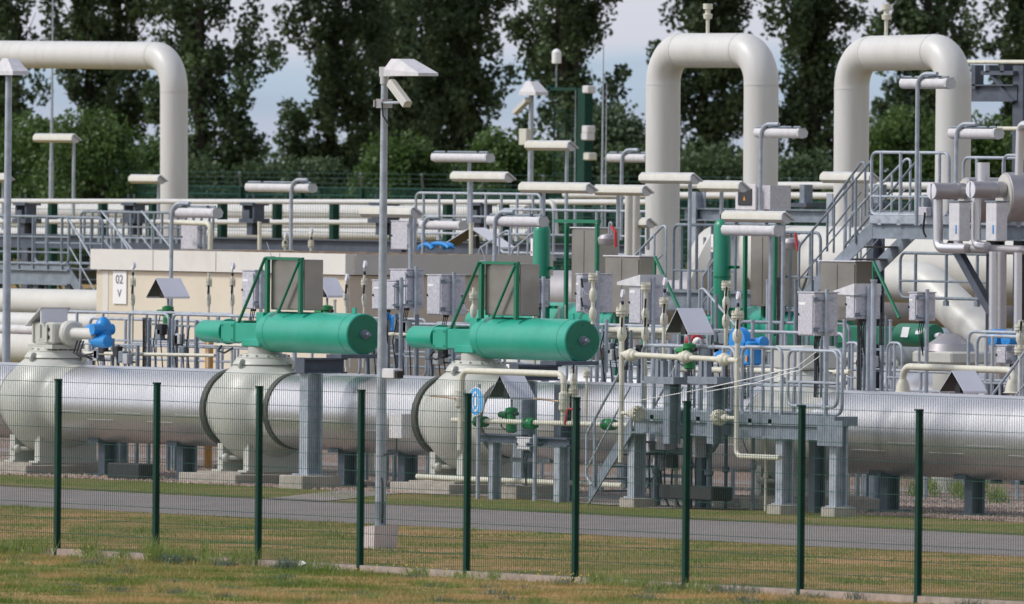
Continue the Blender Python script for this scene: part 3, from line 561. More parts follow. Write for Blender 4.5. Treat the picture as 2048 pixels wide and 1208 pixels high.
# gearbox with blue motor on the first valve
def motor_gear(x, y, label):
    t = thing('gear_operator', label, 'actuator', (x, y, 2.19)); z = ZZ(110, 668, y)
    mb = MB().bbox((x-.30, y-.30, z-.16), (x+.42, y+.28, z+.20), .03); mb.box((x-.34, y-.33, z-.24), (x+.44, y+.3, z-.17)); mb.lathe((x, y, 2.16), UP, [(0, .33), (.1, .33), (.1, .28), (z-2.4, .28)], 24)
    for k in range(3): mb.box((x-.22+k*.22, y-.33, z-.12), (x-.18+k*.22, y-.29, z+.16))
    mb.build('gearbox', 'valve', t)
    mb = MB().lathe((x+.42, y, z+.02), (1, 0, 0), [(0, .15), (.0, .21), (.12, .21), (.16, .18), (.16, .11), (.20, .095), (.86, .095), (.86, .02)], 28); mb.build('cylinder', 'cream', t)
    for k in range(2): MB().cyl((x+.28, y-.305, z-.05+.13*k), (x+.28, y-.295, z-.05+.13*k), .035, 12).build('bore', 'dark', t)
    bx = x+1.28; mb = MB(); mb.lathe((bx, y+.15, z+.0), UP, [(-.12, .12), (.0, .14), (.18, .14), (.25, .10), (.30, .04)], 18); mb.lathe((bx-.38, y+.1, z+.08), (1, 0, 0), [(0, .05), (.03, .1), (.3, .11), (.42, .12)], 16)
    mb.lathe((bx-.1, y+.05, z-.1), (1, 0, 0), [(0, .1), (.3, .11), (.42, .10), (.44, .05)], 16); mb.cyl((bx+.05, y-.1, z+.1), (bx+.05, y+.3, z+.1), .09, 14); mb.cyl((bx-.2, y+.1, z-.1), (bx-.2, y+.1, z+.1), .09, 14)
    mb.build('electric_motor', 'blue', t)
    mb = MB()
    for k in range(3): mb.tube([(x+.7+.1*k, y, z-.1), (x+.75+.1*k, y-.1, z-.3), (x+.95+.1*k, y-.1, z-.36), (x+1.2, y, z-.3-.05*k)], .014, 6)
    mb.build('cable', 'black', t)
    mb = MB(); mb.add([(x-.36, y-.38, z+.14), (x+.14, y-.38, z+.30+.14), (x+.14, y+.2, z+.44), (x-.36, y+.2, z+.14)], [(0, 1, 2, 3)]); mb.add([(x-.36, y-.38, z+.125), (x+.14, y-.38, z+.425), (x+.14, y+.2, z+.425), (x-.36, y+.2, z+.125)], [(3, 2, 1, 0)]); mb.add([(x-.36, y-.38, z+.14), (x+.14, y-.38, z+.44), (x+.14, y-.38, z+.425), (x-.36, y-.38, z+.125)], [(0, 3, 2, 1)])
    mb.box((x+.1, y-.36, z+.18), (x+.13, y+.15, z+.43)); mb.build('shade_hood', 'hood', t)
motor_gear(VP[0], PY, 'cream gearbox with a blue electric motor on the leftmost ball valve')
# ---------------------------------------------------------------- hood + green sampling valve
def hood_valve(px0, pxr, px1, yt, yb, Y, label, hl, valve=True, gcol='grass_green', group='small pitched weather hoods', post=None):
    """pitched hood: gable facing +... px0 = left eave, pxr = ridge (near end), px1 = far right end of the roof"""
    A = P(px0, yb, Y); Rg = P(pxr, yt, Y); s = SC(px0, Y); zt, zb = Rg.z, A.z
    # ridge runs along Y (to the right and away); gable faces the camera side
    hw = (pxr-px0)/s/SN; ln = (px1-pxr-(pxr-px0))/s/CS; ln = max(.35, ln); x0 = A.x; xr = x0+hw; x1 = xr+hw; zb2 = zb
    t = thing('weather_hood', hl, 'hood', (xr, Y, zb), group); th = .012
    mb = MB()
    for (xa, za, xb, zb_) in ((x0, zb, xr, zt), (x1, zb2, xr, zt)):
        mb.add([(xa, Y, za), (xb, Y, zb_), (xb, Y+ln, zb_), (xa, Y+ln, za), (xa, Y, za-th), (xb, Y, zb_-th), (xb, Y+ln, zb_-th), (xa, Y+ln, za-th)], [(0, 1, 2, 3), (7, 6, 5, 4), (0, 4, 5, 1), (2, 6, 7, 3), (0, 3, 7, 4), (1, 5, 6, 2)])
        mb.box((xa-.006, Y, za-.035), (xa+.006, Y+ln, za))
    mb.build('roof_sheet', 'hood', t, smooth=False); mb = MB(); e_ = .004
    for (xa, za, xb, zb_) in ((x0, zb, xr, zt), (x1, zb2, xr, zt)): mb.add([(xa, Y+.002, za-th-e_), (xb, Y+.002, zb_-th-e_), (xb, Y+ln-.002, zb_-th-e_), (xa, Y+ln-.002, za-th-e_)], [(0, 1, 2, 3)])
    mb.build('roof_shade_sheet', 'gable_shade', t, smooth=False)  # added dark sheet under the roof, painted shade of the open gable
    mb = MB().box((xr-.07, Y+ln*.25, zb-.03), (xr+.07, Y+ln*.5, zb+(zt-zb)*.55)); mb.build('instrument', 'dark', t)
    mb = MB().cyl((xr, Y+ln*.5, zb-.3), (xr, Y+ln*.5, zt-.02), .02, 8); mb.build('stem', 'galv', t)
    if valve:
        v = thing('sampling_valve', label, 'valve', (xr, Y+ln*.5, zb-.55), 'green sampling valves under the hoods'); c = Vector((xr, Y+ln*.5, zb-.26))
        b = MB().lathe(c, UP, [(-.30, .05), (-.28, .085), (-.1, .085), (-.08, .07), (.0, .07), (.02, .1), (.08, .1), (.1, .04)], 16); b.build('valve_body', gcol, v)
        b = MB().lathe(c+Vector((-.38, 0, -.02)), (1, 0, 0), [(0, .015), (.05, .02), (.06, .05), (.22, .055), (.24, .07), (.3, .07)], 14); b.build('actuator_arm', gcol, v)
        b = MB().cyl(c+Vector((.08, 0, 0)), c+Vector((.17, 0, 0)), .03, 10); b.tube([c+Vector((-.2, -.03, -.05)), c+Vector((-.22, -.05, -.2)), c+Vector((-.05, -.08, -.25))], .01, 6); b.build('hose', 'black', v)
    return t
# ---------------------------------------------------------------- valve stacks (risers with flange, ball valve, lever, gauge)
def stack(px, yt, yb, Y, label, fl=(), balls=(), gauge=None, r=.032, group='slim risers with flanges and small ball valves', bend=None, levers=(1, -1), m='ivory'):
    b = P(px, yb, Y); a = P(px, yt, Y); x = (a.x+b.x)/2; t = thing('valve_riser', label, 'valve', (x, Y, b.z), group)
    pts = [(x, Y, b.z), (x, Y, a.z)]
    if bend: q = P(bend[0], bend[1], Y); pts = [(q.x, Y, b.z)]+pts
    MB().tube(fillet(pts, .12), r, 10).build('pipe', m, t)
    for y in fl:
        f = MB(); flange(f, (x, Y, ZZ(px, y, Y)), max(.055, r*2.4), t=.03, gap=.014); f.build('flange', m, t)
    for i, y in enumerate(balls):
        z = ZZ(px, y, Y); f = MB(); f.lathe((x, Y, z), UP, [(-.11, r), (-.085, r*1.35), (-.045, r*1.9), (.045, r*1.9), (.085, r*1.35), (.11, r)], 10); vb = f.build('valve_body', m, t)
        s = levers[i % len(levers)]; lv = MB().tube([(x+.04*s, Y-.04, z), (x+.10*s, Y-.08, z+.02), (x+.14*s, Y-.1, z+.12)], .011, 6); lv.build('lever', 'galv', t)
        MB().cyl((x+.14*s, Y-.1, z+.11), (x+.17*s, Y-.11, z+.25), .016, 8).build('grip', 'black', t)
    if gauge:
        z = ZZ(px, gauge, Y); g = MB().lathe((x, Y+.03, z), Vector((-.3, -1, 0)), [(-.02, .03), (0, .062), (.035, .065), (.04, .055), (.036, .05)], 18); g.build('gauge', 'hood', t)
        g = MB().cyl((x, Y, a.z), (x, Y, z-.05), .012, 6); g.cyl((x, Y, z-.14), (x+.07, Y-.05, z-.14), .014, 6); g.build('gauge_stem', 'galv', t)
        MB().cyl((x+.07, Y-.06, z-.14), (x+.08, Y-.03, z-.14), .03, 8).build('knob', 'black', t)
    return t
# ---------------------------------------------------------------- cabinets
def cabinet(px0, pxc, px1, yt, yb, Y, label, post=None, m='box', group='galvanised instrument cabinets', split=None, sticker=True, hood=False, foot=None, name='instrument_cabinet', pm='galv'):
    a = P(px0, yb, Y); b = P(pxc, yt, Y); s = SC(pxc, Y); dp = max(.1, (px1-pxc)/s/CS); zb, zt = P(pxc, yb, Y).z, b.z
    zg = .02 if foot is None else foot; xm = (a.x+b.x)/2
    t = thing(name, label, 'cabinet', (xm, Y+dp/2, zg), group)
    MB().bbox((a.x, Y, zb), (b.x, Y+dp, zt), .008).build('box_body', m, t)
    MB().box((a.x-.012, Y-.012, zt), (b.x+.012, Y+dp+.012, zt+.018)).build('lid', m, t)
    if split: xs_ = XX(split, Y)
    MB().box((a.x+.02, Y-.014, zb+.02), (b.x-.03, Y-.002, zt-.03)).build('door', m, t)
    for z in (zb+(zt-zb)*.15, zb+(zt-zb)*.85): MB().box((b.x-.02, Y-.022, z-.03), (b.x+.014, Y+.09, z+.03)).build('hinge', 'galvd', t)
    if sticker:
        MB().box((a.x+.10*(b.x-a.x), Y-.017, zt-.28*(zt-zb)), (a.x+.5*(b.x-a.x), Y-.0145, zt-.22*(zt-zb))).build('label_plate', 'signwhite', t)
    if hood:
        MB().add([(a.x-.28, Y-.05, zt-.02), (a.x-.28, Y+dp, zt-.02), (b.x+.02, Y-.05, zt+.10), (b.x+.02, Y+dp, zt+.10), (a.x-.28, Y-.05, zt-.07), (a.x-.28, Y+dp, zt-.07), (b.x+.02, Y-.05, zt-.08), (b.x+.02, Y+dp, zt-.08)], [(0, 2, 3, 1), (4, 5, 7, 6), (0, 4, 6, 2), (1, 3, 7, 5), (0, 1, 5, 4), (2, 6, 7, 3)]).build('sun_shield', 'plas', t)
    px_ = b.x+.05; yc_ = Y+dp*.45
    p = MB().cyl((px_, yc_, zg), (px_, yc_, zt+.06), .034, 10)
    for z in (zb+.08, zt-.08): p.box((px_-.055, yc_-.14, z-.02), (px_-.02, yc_+.14, z+.02))
    p.build('stand', pm, t)
    MB().cyl((a.x+.08*(b.x-a.x), Y-.03, (zb+zt)/2), (a.x+.08*(b.x-a.x), Y-.01, (zb+zt)/2), .018, 8).build('lock', 'black', t)
    for k in range(3): MB().cyl((xm-.06+.06*k, Y+dp*.5, zb-.04), (xm-.06+.06*k, Y+dp*.5, zb+.01), .016, 8).build('cable_gland', 'black', t)
    cb = MB()
    for k in range(3): cb.tube([(xm-.06+.06*k, Y+dp*.5, zb), (xm-.07+.05*k, Y+dp*.5-.02, zb-.15), (xm-.02, Y+dp*.6, max(zg, zb-.55))], .009, 5)
    cb.build('cable', 'black', t); return t
# ---------------------------------------------------------------- front sampling skid (in front of the central ball valve)
SY = 22.5
t = thing('sampling_skid', 'low steel frame in front of the central ball valve carrying sample piping', 'frame', (XX(1040, SY, 980), SY, 0))
mb = MB(); z1 = ZZ(1010, 877, SY); ibeam(mb, (XX(962, SY), SY, z1), (XX(1052, SY), SY, z1), .11, .12); ibeam(mb, (XX(1078, SY), SY, z1-.02), (XX(1142, SY), SY, z1-.02), .11, .12); mb.build('beam', 'steel', t)
for px, zt, w in ((984, z1-.06, .16), (1118, z1-.08, .2)): MB().add(*(lambda q: (q.v, q.f))(hcol(MB(), XX(px, SY, 930), SY+.05, -.02, zt, w*.8))).build('leg', 'galv', t)
q = hcol(MB(), XX(1122, SY+.25, 860), SY+.3, 0, ZZ(1122, 770, SY), .2); q.build('tall_leg', 'steel', t)
mb = MB()
for k in range(7): mb.box((XX(990, SY)+.0, SY+.35+.04*k, .62), (XX(1070, SY), SY+.36+.04*k, .65))
mb.box((XX(990, SY), SY+.3, .60), (XX(1070, SY), SY+.32, .66)); mb.build('tray', 'tray', t)
def cpipe(name, label, pix, Y, r, m='ivory', rf=None, cat='pipe', extra=None, group=None, seg=12):
    pts = [P(a, b, Y) for a, b in pix]
    return pipe_thing(name, label, cat, pts, r, m, rf or r*3.2, 6, seg, group)
cpipe('bypass_pipe', 'cream pipe rising over the central ball valve and turning down again left of the stairs', [(921, 900), (924, 741), (1128, 748), (1127, 842)], SY-.1, .05, rf=.16)
cpipe('sample_pipe', 'cream horizontal pipe on the skid running past the green handwheels', [(905, 840), (1275, 851)], SY-.05, .04)
cpipe('drain_line', 'long thin cream pipe just above the ground below the central ball valve', [(835, 953), (925, 958), (1172, 967), (1245, 971)], 22.9, .045)
for px, y, lb in ((962, 843, 'left, by the blue sign'), (1060, 847, 'middle, under the hooded green valve'), (1218, 849, 'right, behind the stair handrail')):
    c = P(px, y, SY-.05); t = thing('green_ball_valve', 'small green valve on the skid sample pipe: '+lb, 'valve', c, 'small green valves on the skid sample pipe')
    sphere(MB(), c, .095, (1, 0, 0), .8).build('valve_body', 'grass_green', t); 
    for s_ in (-.1, .1): mb = MB(); flange(mb, c+Vector((s_, 0, 0)), .085, (1, 0, 0), .02); mb.build('flange', 'grass_green', t)
    MB().cyl(c, c+Vector((0, -.16, .03)), .016, 8).build('stem', 'galv', t)
for px, y, lb, s in ((921, 797, 'left riser of the bypass pipe', -1), (1128, 803, 'right drop of the bypass pipe', -1)):
    c = P(px, y, SY-.1); t = thing('lever_valve', 'cream lever valve with worn orange handle on the '+lb, 'valve', c, 'lever valves on the bypass pipe')
    MB().lathe(c, UP, [(-.16, .05), (-.12, .085), (-.04, .085), (.0, .095), (.04, .085), (.12, .085), (.16, .05)], 14).build('valve_body', 'ivory', t)
    MB().tube([c+Vector((0, -.1, 0)), c+Vector((-.2, -.14, .02)), c+Vector((-.62, -.16, .03))], .016, 8).build('lever', mat('worn_orange_lever', (.50, .34, .24), .6, var=.25), t)
hood_valve(977, 999, 1070, 750, 793, SY-.05, 'green sampling valve under the low hood in front of the central ball valve', 'grey pitched hood in front of the central ball valve, right of the blue sign')
cabinet(1034, 1062, 1064, 877, 901, SY-.2, 'small white plate box on the skid below the low hood', m='plas', sticker=False, name='junction_box')
stack(1147, 738, 842, SY, 'short riser with a red lever left of the front stairs', fl=(800-18,), balls=(760,))
stack(1173, 742, 842, SY+.1, 'thin riser with a flange at its top, just left of the front stairs', fl=(747,), balls=(), r=.022)
c = P(1146, 818, SY-.15); tag(MB().tube(fillet([c+Vector((.2, 0, 0)), c+Vector((-.15, 0, .0)), c+Vector((-.2, -.02, -.25))], .05), .016, 8).build('red_lever', 'red'), 'red lever handle beside the fence post left of the stairs', 'lever')
# round sign
c = P(953, 803, 22.3); t = thing('round_sign', 'blue round sign with a white ring on a grey post beside the central ball valve', 'sign', (c.x, 22.3, 0))
MB().cyl((c.x, 22.34, 0), (c.x, 22.34, c.z+.27), .035, 10).build('post', 'galv', t); MB().lathe((c.x, 22.29, c.z), (0, 1, 0), [(0, .01), (0, .225), (.012, .225), (.012, .01)], 32).build('sign_plate', 'signwhite', t)
MB().lathe((c.x, 22.283, c.z), (0, 1, 0), [(0, .01), (0, .21), (.005, .21), (.005, .01)], 32).build('blue_disc', 'signblue', t)
mb = MB()
for k in range(20):
    if k in (3, 13): continue
    a0, a1 = [2*math.pi*(k+e_)/20 for e_ in (0, 1.0)]; mb.add([(c.x+r_*math.cos(a)*.62, 22.279, c.z+r_*math.sin(a)) for r_, a in ((.125, a0), (.16, a0), (.16, a1), (.125, a1))], [(0, 1, 2, 3)])
mb.add([(c.x+dx, 22.279, c.z+dz) for dx, dz in ((-.03, -.07), (.03, -.07), (.03, .07), (-.03, .07))], [(0, 1, 2, 3)]); mb.build('white_symbol', 'signwhite', t, smooth=False)
# ---------------------------------------------------------------- front platform and stairs
FY0, FY1 = 21.9, 23.1; DZ = ZZ(1400, 842, FY0); xa, xb = XX(1262, FY0, 850), XX(1668, FY0, 850); print('deck', DZ, xa, xb)
t = thing('front_platform', 'grey steel platform on columns in front of the pipeline, behind the right fence panels', 'platform', ((xa+xb)/2, FY0, 0))
mb = MB(); ibeam(mb, (xa, FY0+.06, DZ-.11), (xb, FY0+.06, DZ-.11), .2, .1); xr_ = XX(1688, FY1, 850); ibeam(mb, (xa, FY1-.06, DZ-.11), (xr_, FY1-.06, DZ-.11), .2, .1)
for k in range(6): x = xa+(xr_-xa)*k/5; mb.box((x-.04, FY0+.12, DZ-.2), (x+.04, FY1-.12, DZ-.01))
mb.build('deck_frame', 'galvd', t)
mb = MB(); x = xa
while x < xb: mb.box((x, FY0+.12, DZ), (x+.012, (FY1-.12) if x < xr_ else FY0+.4, DZ+.03)); x += .045
for k in range(12): y = FY0+.12+(FY1-FY0-.24)*k/11; mb.box((xa, y, DZ+.012), (xb if y < FY0+.4 else xr_, y+.008, DZ+.028))
mb.build('grating', 'tray', t)
mb = MB().box((xa, FY0+.0, DZ), (xb, FY0+.012, DZ+.14)); mb.box((xb, FY0, DZ), (xb+.012, FY0+.42, DZ+.14)); mb.build('kick_plate', 'galvd', t)
for px, zt in ((1268, DZ-.21), (1564, DZ-.21), (1672, DZ+.12)):
    x = XX(px, FY0+.15, 920); q = hcol(MB(), x, FY0+.2, .15, zt, .18); q.box((x-.14, FY0+.06, .15), (x+.14, FY0+.34, .172)); q.build('leg', 'galv', t)
    x = XX(px, FY1-.1, 920)
for k in (0.06, .62): hcol(MB(), xa+(xb-xa)*k+.1, FY1-.15, 0, DZ-.21, .16).build('leg', 'steel', t)
mb = MB(); mb.box((XX(1640, FY0), FY0-.03, DZ-.3), (XX(1690, FY0), FY0-.005, DZ+.08)); mb.build('end_plate', 'galvd', t)
for px, lb in ((1564, 'left of the two, under the front platform leg'), (1672, 'right of the two, under the end leg of the front platform')):
    x = XX(px, FY0+.15, 1000); tag(MB().bbox((x-.19, FY0+.0, -.1), (x+.18, FY0+.40, .15), .012).build('column_block', 'conc'), 'pale concrete block, '+lb, 'block', 'concrete blocks under the columns')
x = XX(1268, FY0+.15, 990); tag(MB().bbox((x-.19, FY0+.0, -.1), (x+.22, FY0+.4, .15), .012).build('column_block', 'conc'), 'low concrete base beside the foot of the front stairs', 'block', 'concrete blocks under the columns')
tag(MB().bbox((x+.45, FY0+.3, .15), (x+1.9, FY0+.7, .36), .02).build('cable_trough', 'dark'), 'black low trough on the ground beneath the front platform', 'trough')
# stairs
sx0 = XX(1176, FY0, 980); sx1 = xa; st = thing('front_stairs', 'grey steel stairs climbing to the right onto the front platform', 'stairs', (sx0, FY0+.1, 0))
def stairs(t, x0, z0, x1, z1, y0, y1, m='galvd', hgt=.24, n=None):
    for y in (y0, y1):
        s = 1 if x1 > x0 else -1; q = MB(); a = .012
        q.add([(x0, y-a, z0), (x0, y-a, z0+hgt), (x1, y-a, z1+.04), (x1, y-a, z1-hgt), (x0, y+a, z0), (x0, y+a, z0+hgt), (x1, y+a, z1+.04), (x1, y+a, z1-hgt)], [(0, 1, 2, 3), (7, 6, 5, 4), (0, 4, 5, 1), (1, 5, 6, 2), (2, 6, 7, 3), (3, 7, 4, 0)])
        for z_ in (0, 1): pass
        q.build('stringer', m, t, smooth=False)
    n = n or max(3, round((z1-z0)/.2))
    for k in range(1, n):
        x = x0+(x1-x0)*k/n; z = z0+(z1-z0)*k/n; q = MB().box((x-.12, y0+.02, z), (x+.12, y1-.02, z+.03)); q.build('step', 'tray', t)
def stair_rail(t, x0, z0, x1, z1, y, h=1.0, hook=True, m='galv'):
    a = Vector((x0, y, z0)); b = Vector((x1, y, z1)); s = (b-a).normalized(); sg = 1 if x1 > x0 else -1
    top = [a+UP*.35+Vector((.16*sg, 0, -.12)), a+UP*.35, a+UP*h, b+UP*h] if hook else [a+UP*.2, a+UP*h, b+UP*h]
    MB().tube(fillet(top, .13, 5), .021, 8).build('handrail', m, t)
    MB().tube([a+UP*h*.48+Vector((.02*sg, 0, 0)), b+UP*h*.48], .015, 6).build('mid_rail', m, t)
    for k in (.18, .78): p = a.lerp(b, k); MB().cyl(p-UP*.02, p+UP*(h-.01), .022, 8).build('post', m, t)
stairs(st, sx0, .03, sx1, DZ, FY0+.02, FY0+.9)
stair_rail(st, sx0-.02, .1, sx1, DZ, FY0-.02); stair_rail(st, sx0-.02, .1, sx1, DZ, FY0+.94)
# rails of the platform
railing('platform_railing', 'long tube railing on the front platform behind the cream manifold pipe', [(XX(1283, FY0), FY0+.03, DZ), (XX(1468, FY0), FY0+.03, DZ)], 1.12, .62, (.5,), group='tube railings')
railing('platform_railing', 'grey tube railing panel with rounded corners, right of the cream manifold on the front platform', [(XX(1482, FY0), FY0+.03, DZ), (XX(1562, FY0), FY0+.03, DZ)], 1.14, .5, (.5,), group='tube railings', low=.08)
railing('platform_railing', 'grey railing loop around the pole at the right end of the front platform', [(XX(1574, FY0), FY0+.03, DZ+.25), (XX(1674, FY0), FY0+.03, DZ+.25)], .86, .6, (.45,), group='tube railings', low=.03)
railing('platform_railing', 'grey tube railing along the back edge of the front platform', [(XX(1310, FY1), FY1, DZ), (XX(1686, FY1), FY1, DZ)], 1.1, .8, (.5,), group='tube railings')
# manifold on the platform
MY = 21.6
cpipe('manifold_pipe', 'cream horizontal manifold pipe with three ball bodies above the front platform', [(1243, 708), (1478, 721)], MY, .042)
for px, y, lb in ((1262, 710, 'leftmost'), (1371, 714, 'middle, under the green sampling valve'), (1448, 719, 'rightmost')):
    c = P(px, y, MY); mb = MB(); sphere(mb, c, .10, (1, 0, 0), 1.0, 18, 10); mb.lathe(c, (1, 0, 0), [(-.16, .042), (-.13, .07), (-.09, .07), (.09, .07), (.13, .07), (.16, .042)], 16); tag(mb.build('small_ball_valve', 'ivory'), 'cream ball valve body on the manifold pipe, '+lb, 'valve', 'ball bodies on the cream manifold pipe')
hood_valve(1331, 1353, 1427, 616, 664, MY-.1, 'green sampling valve standing on the cream manifold above the front platform', 'shiny pitched hood above the cream manifold on the front platform')
stack(1243, 606, 925, MY, 'tall cream riser at the left end of the manifold with a gauge on top', fl=(623,), balls=(668,), gauge=587, levers=(1,), r=.04)
stack(1290, 580, 850, MY+.4, 'tall cream riser with two lever valves, second on the front platform', fl=(566+8,), balls=(630, 668), levers=(1, 1))
stack(1328, 595, 710, MY+.9, 'cream riser with gauge behind the manifold, left of the shiny hood', fl=(604,), balls=(640,), gauge=563, levers=(1,))
stack(1452, 580, 706, MY+.9, 'cream riser with a flange on top and two lever valves, right of the shiny hood', fl=(571,), balls=(607, 642), levers=(1, 1))
stack(1474, 616, 912, MY, 'tall cream riser at the right end of the manifold, bending at its foot', fl=(631,), balls=(672,), gauge=591, levers=(1,), bend=(1560, 912), r=.04)
stack(1186, 560, 648, 23.2, 'short cream riser with a flange left of the platform, by the big actuator end', fl=(555,), balls=(590, 628), levers=(-1, -1))
for px, lb in ((1340, 'left'), (1427, 'right')):
    x = XX(px, MY+.1, 800); q = hcol(MB(), x, MY+.14, ZZ(px, 888, MY), ZZ(px, 762, MY), .17); 
    q.box((XX(px-45, MY), MY-.05, ZZ(px, 768, MY)), (XX(px+14, MY), MY+.2, ZZ(px, 754, MY)))
    for dx in (-22, -12): q.box((XX(px+dx-3, MY), MY-.03, ZZ(px, 754, MY)), (XX(px+dx+3, MY), MY+.06, ZZ(px, 722, MY)))
    q.box((x-.1, MY+.2, ZZ(px, 870, MY)), (x+.1, FY0+.1, ZZ(px, 850, MY)))
    tag(q.build('manifold_bracket', 'galvd'), 'grey steel bracket post carrying the cream manifold, the %s one' % lb, 'bracket', 'bracket posts of the manifold')
for px, y, lb, s in ((1275, 827, 'left, off the tall left riser', 1), (1438, 835, 'right, off the riser with the bent foot', -1)):
    c = P(px, y, MY+.0); mb = MB(); flange(mb, c, .12, (1, 0, 0), .035, .02, 10); q = XX(1243 if s > 0 else 1474, MY); mb.cyl(c, (q, MY, c.z), .03, 10); mb.lathe(c+Vector((-s*.18, 0, 0)), (1, 0, 0), [(-.06, .03), (-.04, .055), (.04, .055), (.06, .03)], 12)
    tag(mb.build('flanged_branch', 'ivory'), 'small flanged cream branch above the platform edge, '+lb, 'pipe', 'flanged branches on the risers')
def cable(pix, Y, r, m, label, name='cable'):
    return tag(MB().tube(fillet([P(a, b, Y) for a, b in pix], .2), r, 6).build(name, m), label, 'cable')
cable([(1272, 802), (1390, 781), (1500, 757), (1560, 742), (1590, 736), (1632, 704)], MY-.08, .007, 'signwhite', 'upper of two white cables slung across the front platform railing')
cable([(1410, 784), (1510, 766), (1562, 750), (1600, 740), (1640, 712)], MY-.1, .007, 'signwhite', 'lower of two white cables slung across the front platform railing')
# cabinets and poles on / behind the front platform
cabinet(1596, 1629, 1677, 586, 672, 22.0, 'speckled grey cabinet on a pole at the right end of the front platform', post=1652, foot=DZ-.2)
cabinet(1692, 1712, 1762, 580, 638, 25.6, 'grey cabinet with a projecting sun shield, above the gap right of the front platform', hood=True, foot=1.0)
cabinet(1818, 1834, 1872, 586, 642, 29.5, 'small galvanised cabinet above the dark green actuator at right', foot=.0)
cabinet(1993, 2014, 2060, 692, 728, 31, 'low galvanised box with rust spots at the right edge, under the vertical pipes', foot=0)
cabinet(1258, 1284, 1328, 562, 648, 25.2, 'white grey cabinet with a projecting sun shield, behind the tall left risers', hood=True, foot=.0)
cabinet(1152, 1165, 1226, 549, 625, 26.0, 'grey cabinet just right of the central green actuator end, behind a cream riser', foot=.0)
cabinet(1062, 1072, 1098, 560, 614, 26.6, 'narrow grey cabinet right of the central stainless cabinet', foot=.0)
cabinet(854, 883, 931, 551, 630, 26.5, 'speckled grey cabinet with a label left of the central stainless cabinet', foot=.0)
cabinet(780, 814, 848, 540, 616, 27.8, 'tall grey cabinet behind the mast, right and rear one of the pair', foot=.0, sticker=False)
cabinet(744, 792, 808, 562, 620, 26.4, 'grey cabinet partly hidden by the camera mast, front one of the pair', foot=.0)
cabinet(484, 510, 530, 542, 618, 27.0, 'grey cabinet with a label left of the left stainless cabinet', foot=.0)
# small cream hardware between the two platforms at right
cpipe('vent_line', 'cream pipe on two legs standing over the second pipeline at right', [(1806, 782), (1806, 733), (2030, 741), (2026, 790)], 27.0, .055, rf=.2)
for px in (1806, 2025):
    c = P(px, 770, 27.0); mb = MB().lathe(c, UP, [(-.12, .15), (-.1, .12), (0, .1), (.08, .07)], 16); tag(mb.build('flared_fitting', 'ivory'), 'flared cream foot of the low cream pipe, %s' % ('left one' if px < 1900 else 'right one'), 'fitting', 'flared feet of the low cream pipe')
hood_valve(1879, 1902, 1973, 741, 781, 25.6, '', 'grey pitched hood lying low over the right clad pipe', valve=False)
stack(2041, 640, 790, 26.4, 'cream flanged riser cut by the right edge of the picture', fl=(655, 700), balls=(675,), r=.04)
hood_valve(293, 312, 380, 556, 592, 29.2, 'green sampling valve under the hood in front of the 02 building', 'grey pitched hood in front of the yellow building wall, behind the curved lamp pole')
hood_valve(617, 636, 692, 555, 590, 27.4, 'green sampling valve under the hood between the stainless cabinet and the camera mast', 'grey pitched hood just right of the left stainless cabinet')
# gauges and slim risers behind the front pipeline
for px, yt, Y, g, lb in ((265, 552, 29.0, 531, 'right beside the 02 sign'), (417, 545, 29.0, None, 'left one of the pair before the yellow wall'), (464, 552, 29.0, 532, 'right one of the pair before the yellow wall'), (692, 572, 27.2, 555, 'right of the left grey hood'), (728, 550, 28.0, 529, 'just left of the camera mast'), (1070, 590, 25.4, None, 'right of the central stainless cabinet')):
    stack(px, yt, 735, Y, 'slim riser %s' % lb, fl=(565 if px != 1070 else 598,) if px != 692 else (592,), balls=(600, ) if px != 1070 else (640,), gauge=g, r=.022, levers=(1,), m='ivory')
stack(947, 575, 700, 24.9, 'slim cream riser just left of the central stainless cabinet', fl=(592,), balls=(622,), r=.03, levers=(-1,))
# small green gauges pins on the central actuator row
for px, lb in ((1117, 'left'), (1130, 'right')):
    a = P(px, 645, 25.2); tag(MB().cyl(a, a+UP*.28, .012, 6).build('pin_post', 'ivory'), 'short cream pin above the central actuator, %s of the two' % lb, 'pin', 'cream pins above the central actuator')
# ---------------------------------------------------------------- catwalks and pipes right behind the front pipeline
def catwalk(px0, px1, Y0, Y1, z, label, rl, mids=(.5,)):
    x0, x1 = XX(px0, Y0, 650), XX(px1, Y0, 650); t = thing('catwalk', label, 'walkway', ((x0+x1)/2, Y0, 0), 'raised catwalks behind the pipeline')
    mb = MB()
    for y in (Y0, Y1): ibeam(mb, (x0, y, z-.1), (x1, y, z-.1), .18, .08)
    mb.build('beam', 'galvd', t); mb = MB().box((x0, Y0+.05, z-.005), (x1, Y1-.05, z+.02)); mb.build('grating', 'tray', t)
    n = max(2, int((x1-x0)/3.2))
    for k in range(n): hcol(MB(), x0+(x1-x0)*(k+.5)/n, (Y0+Y1)/2, 0, z-.19, .14).build('leg', 'galvd', t)
    railing('catwalk_railing', rl+', front side', [(x0, Y0, z), (x1, Y0, z)], 1.08, .95, mids, .024, 'tube railings')
    railing('catwalk_railing', rl+', rear side', [(x0, Y1, z), (x1, Y1, z)], 1.08, 1.3, mids, .022, 'tube railings')
CZ_ = ZZ(400, 630, 27.6)-1.08
catwalk(128, 338, 27.6, 28.9, CZ_, 'catwalk behind the leftmost ball valve and the blue motor', 'railing below the 02 sign')
catwalk(345, 720, 27.6, 28.9, CZ_, 'catwalk behind the left green actuator', 'railing behind the left green actuator')
catwalk(735, 1000, 27.6, 28.9, CZ_-.05, 'catwalk behind the camera mast', 'railing just right of the camera mast')
catwalk(1010, 1240, 27.6, 28.9, CZ_-.1, 'catwalk behind the central actuator end', 'railing behind the end of the central actuator')
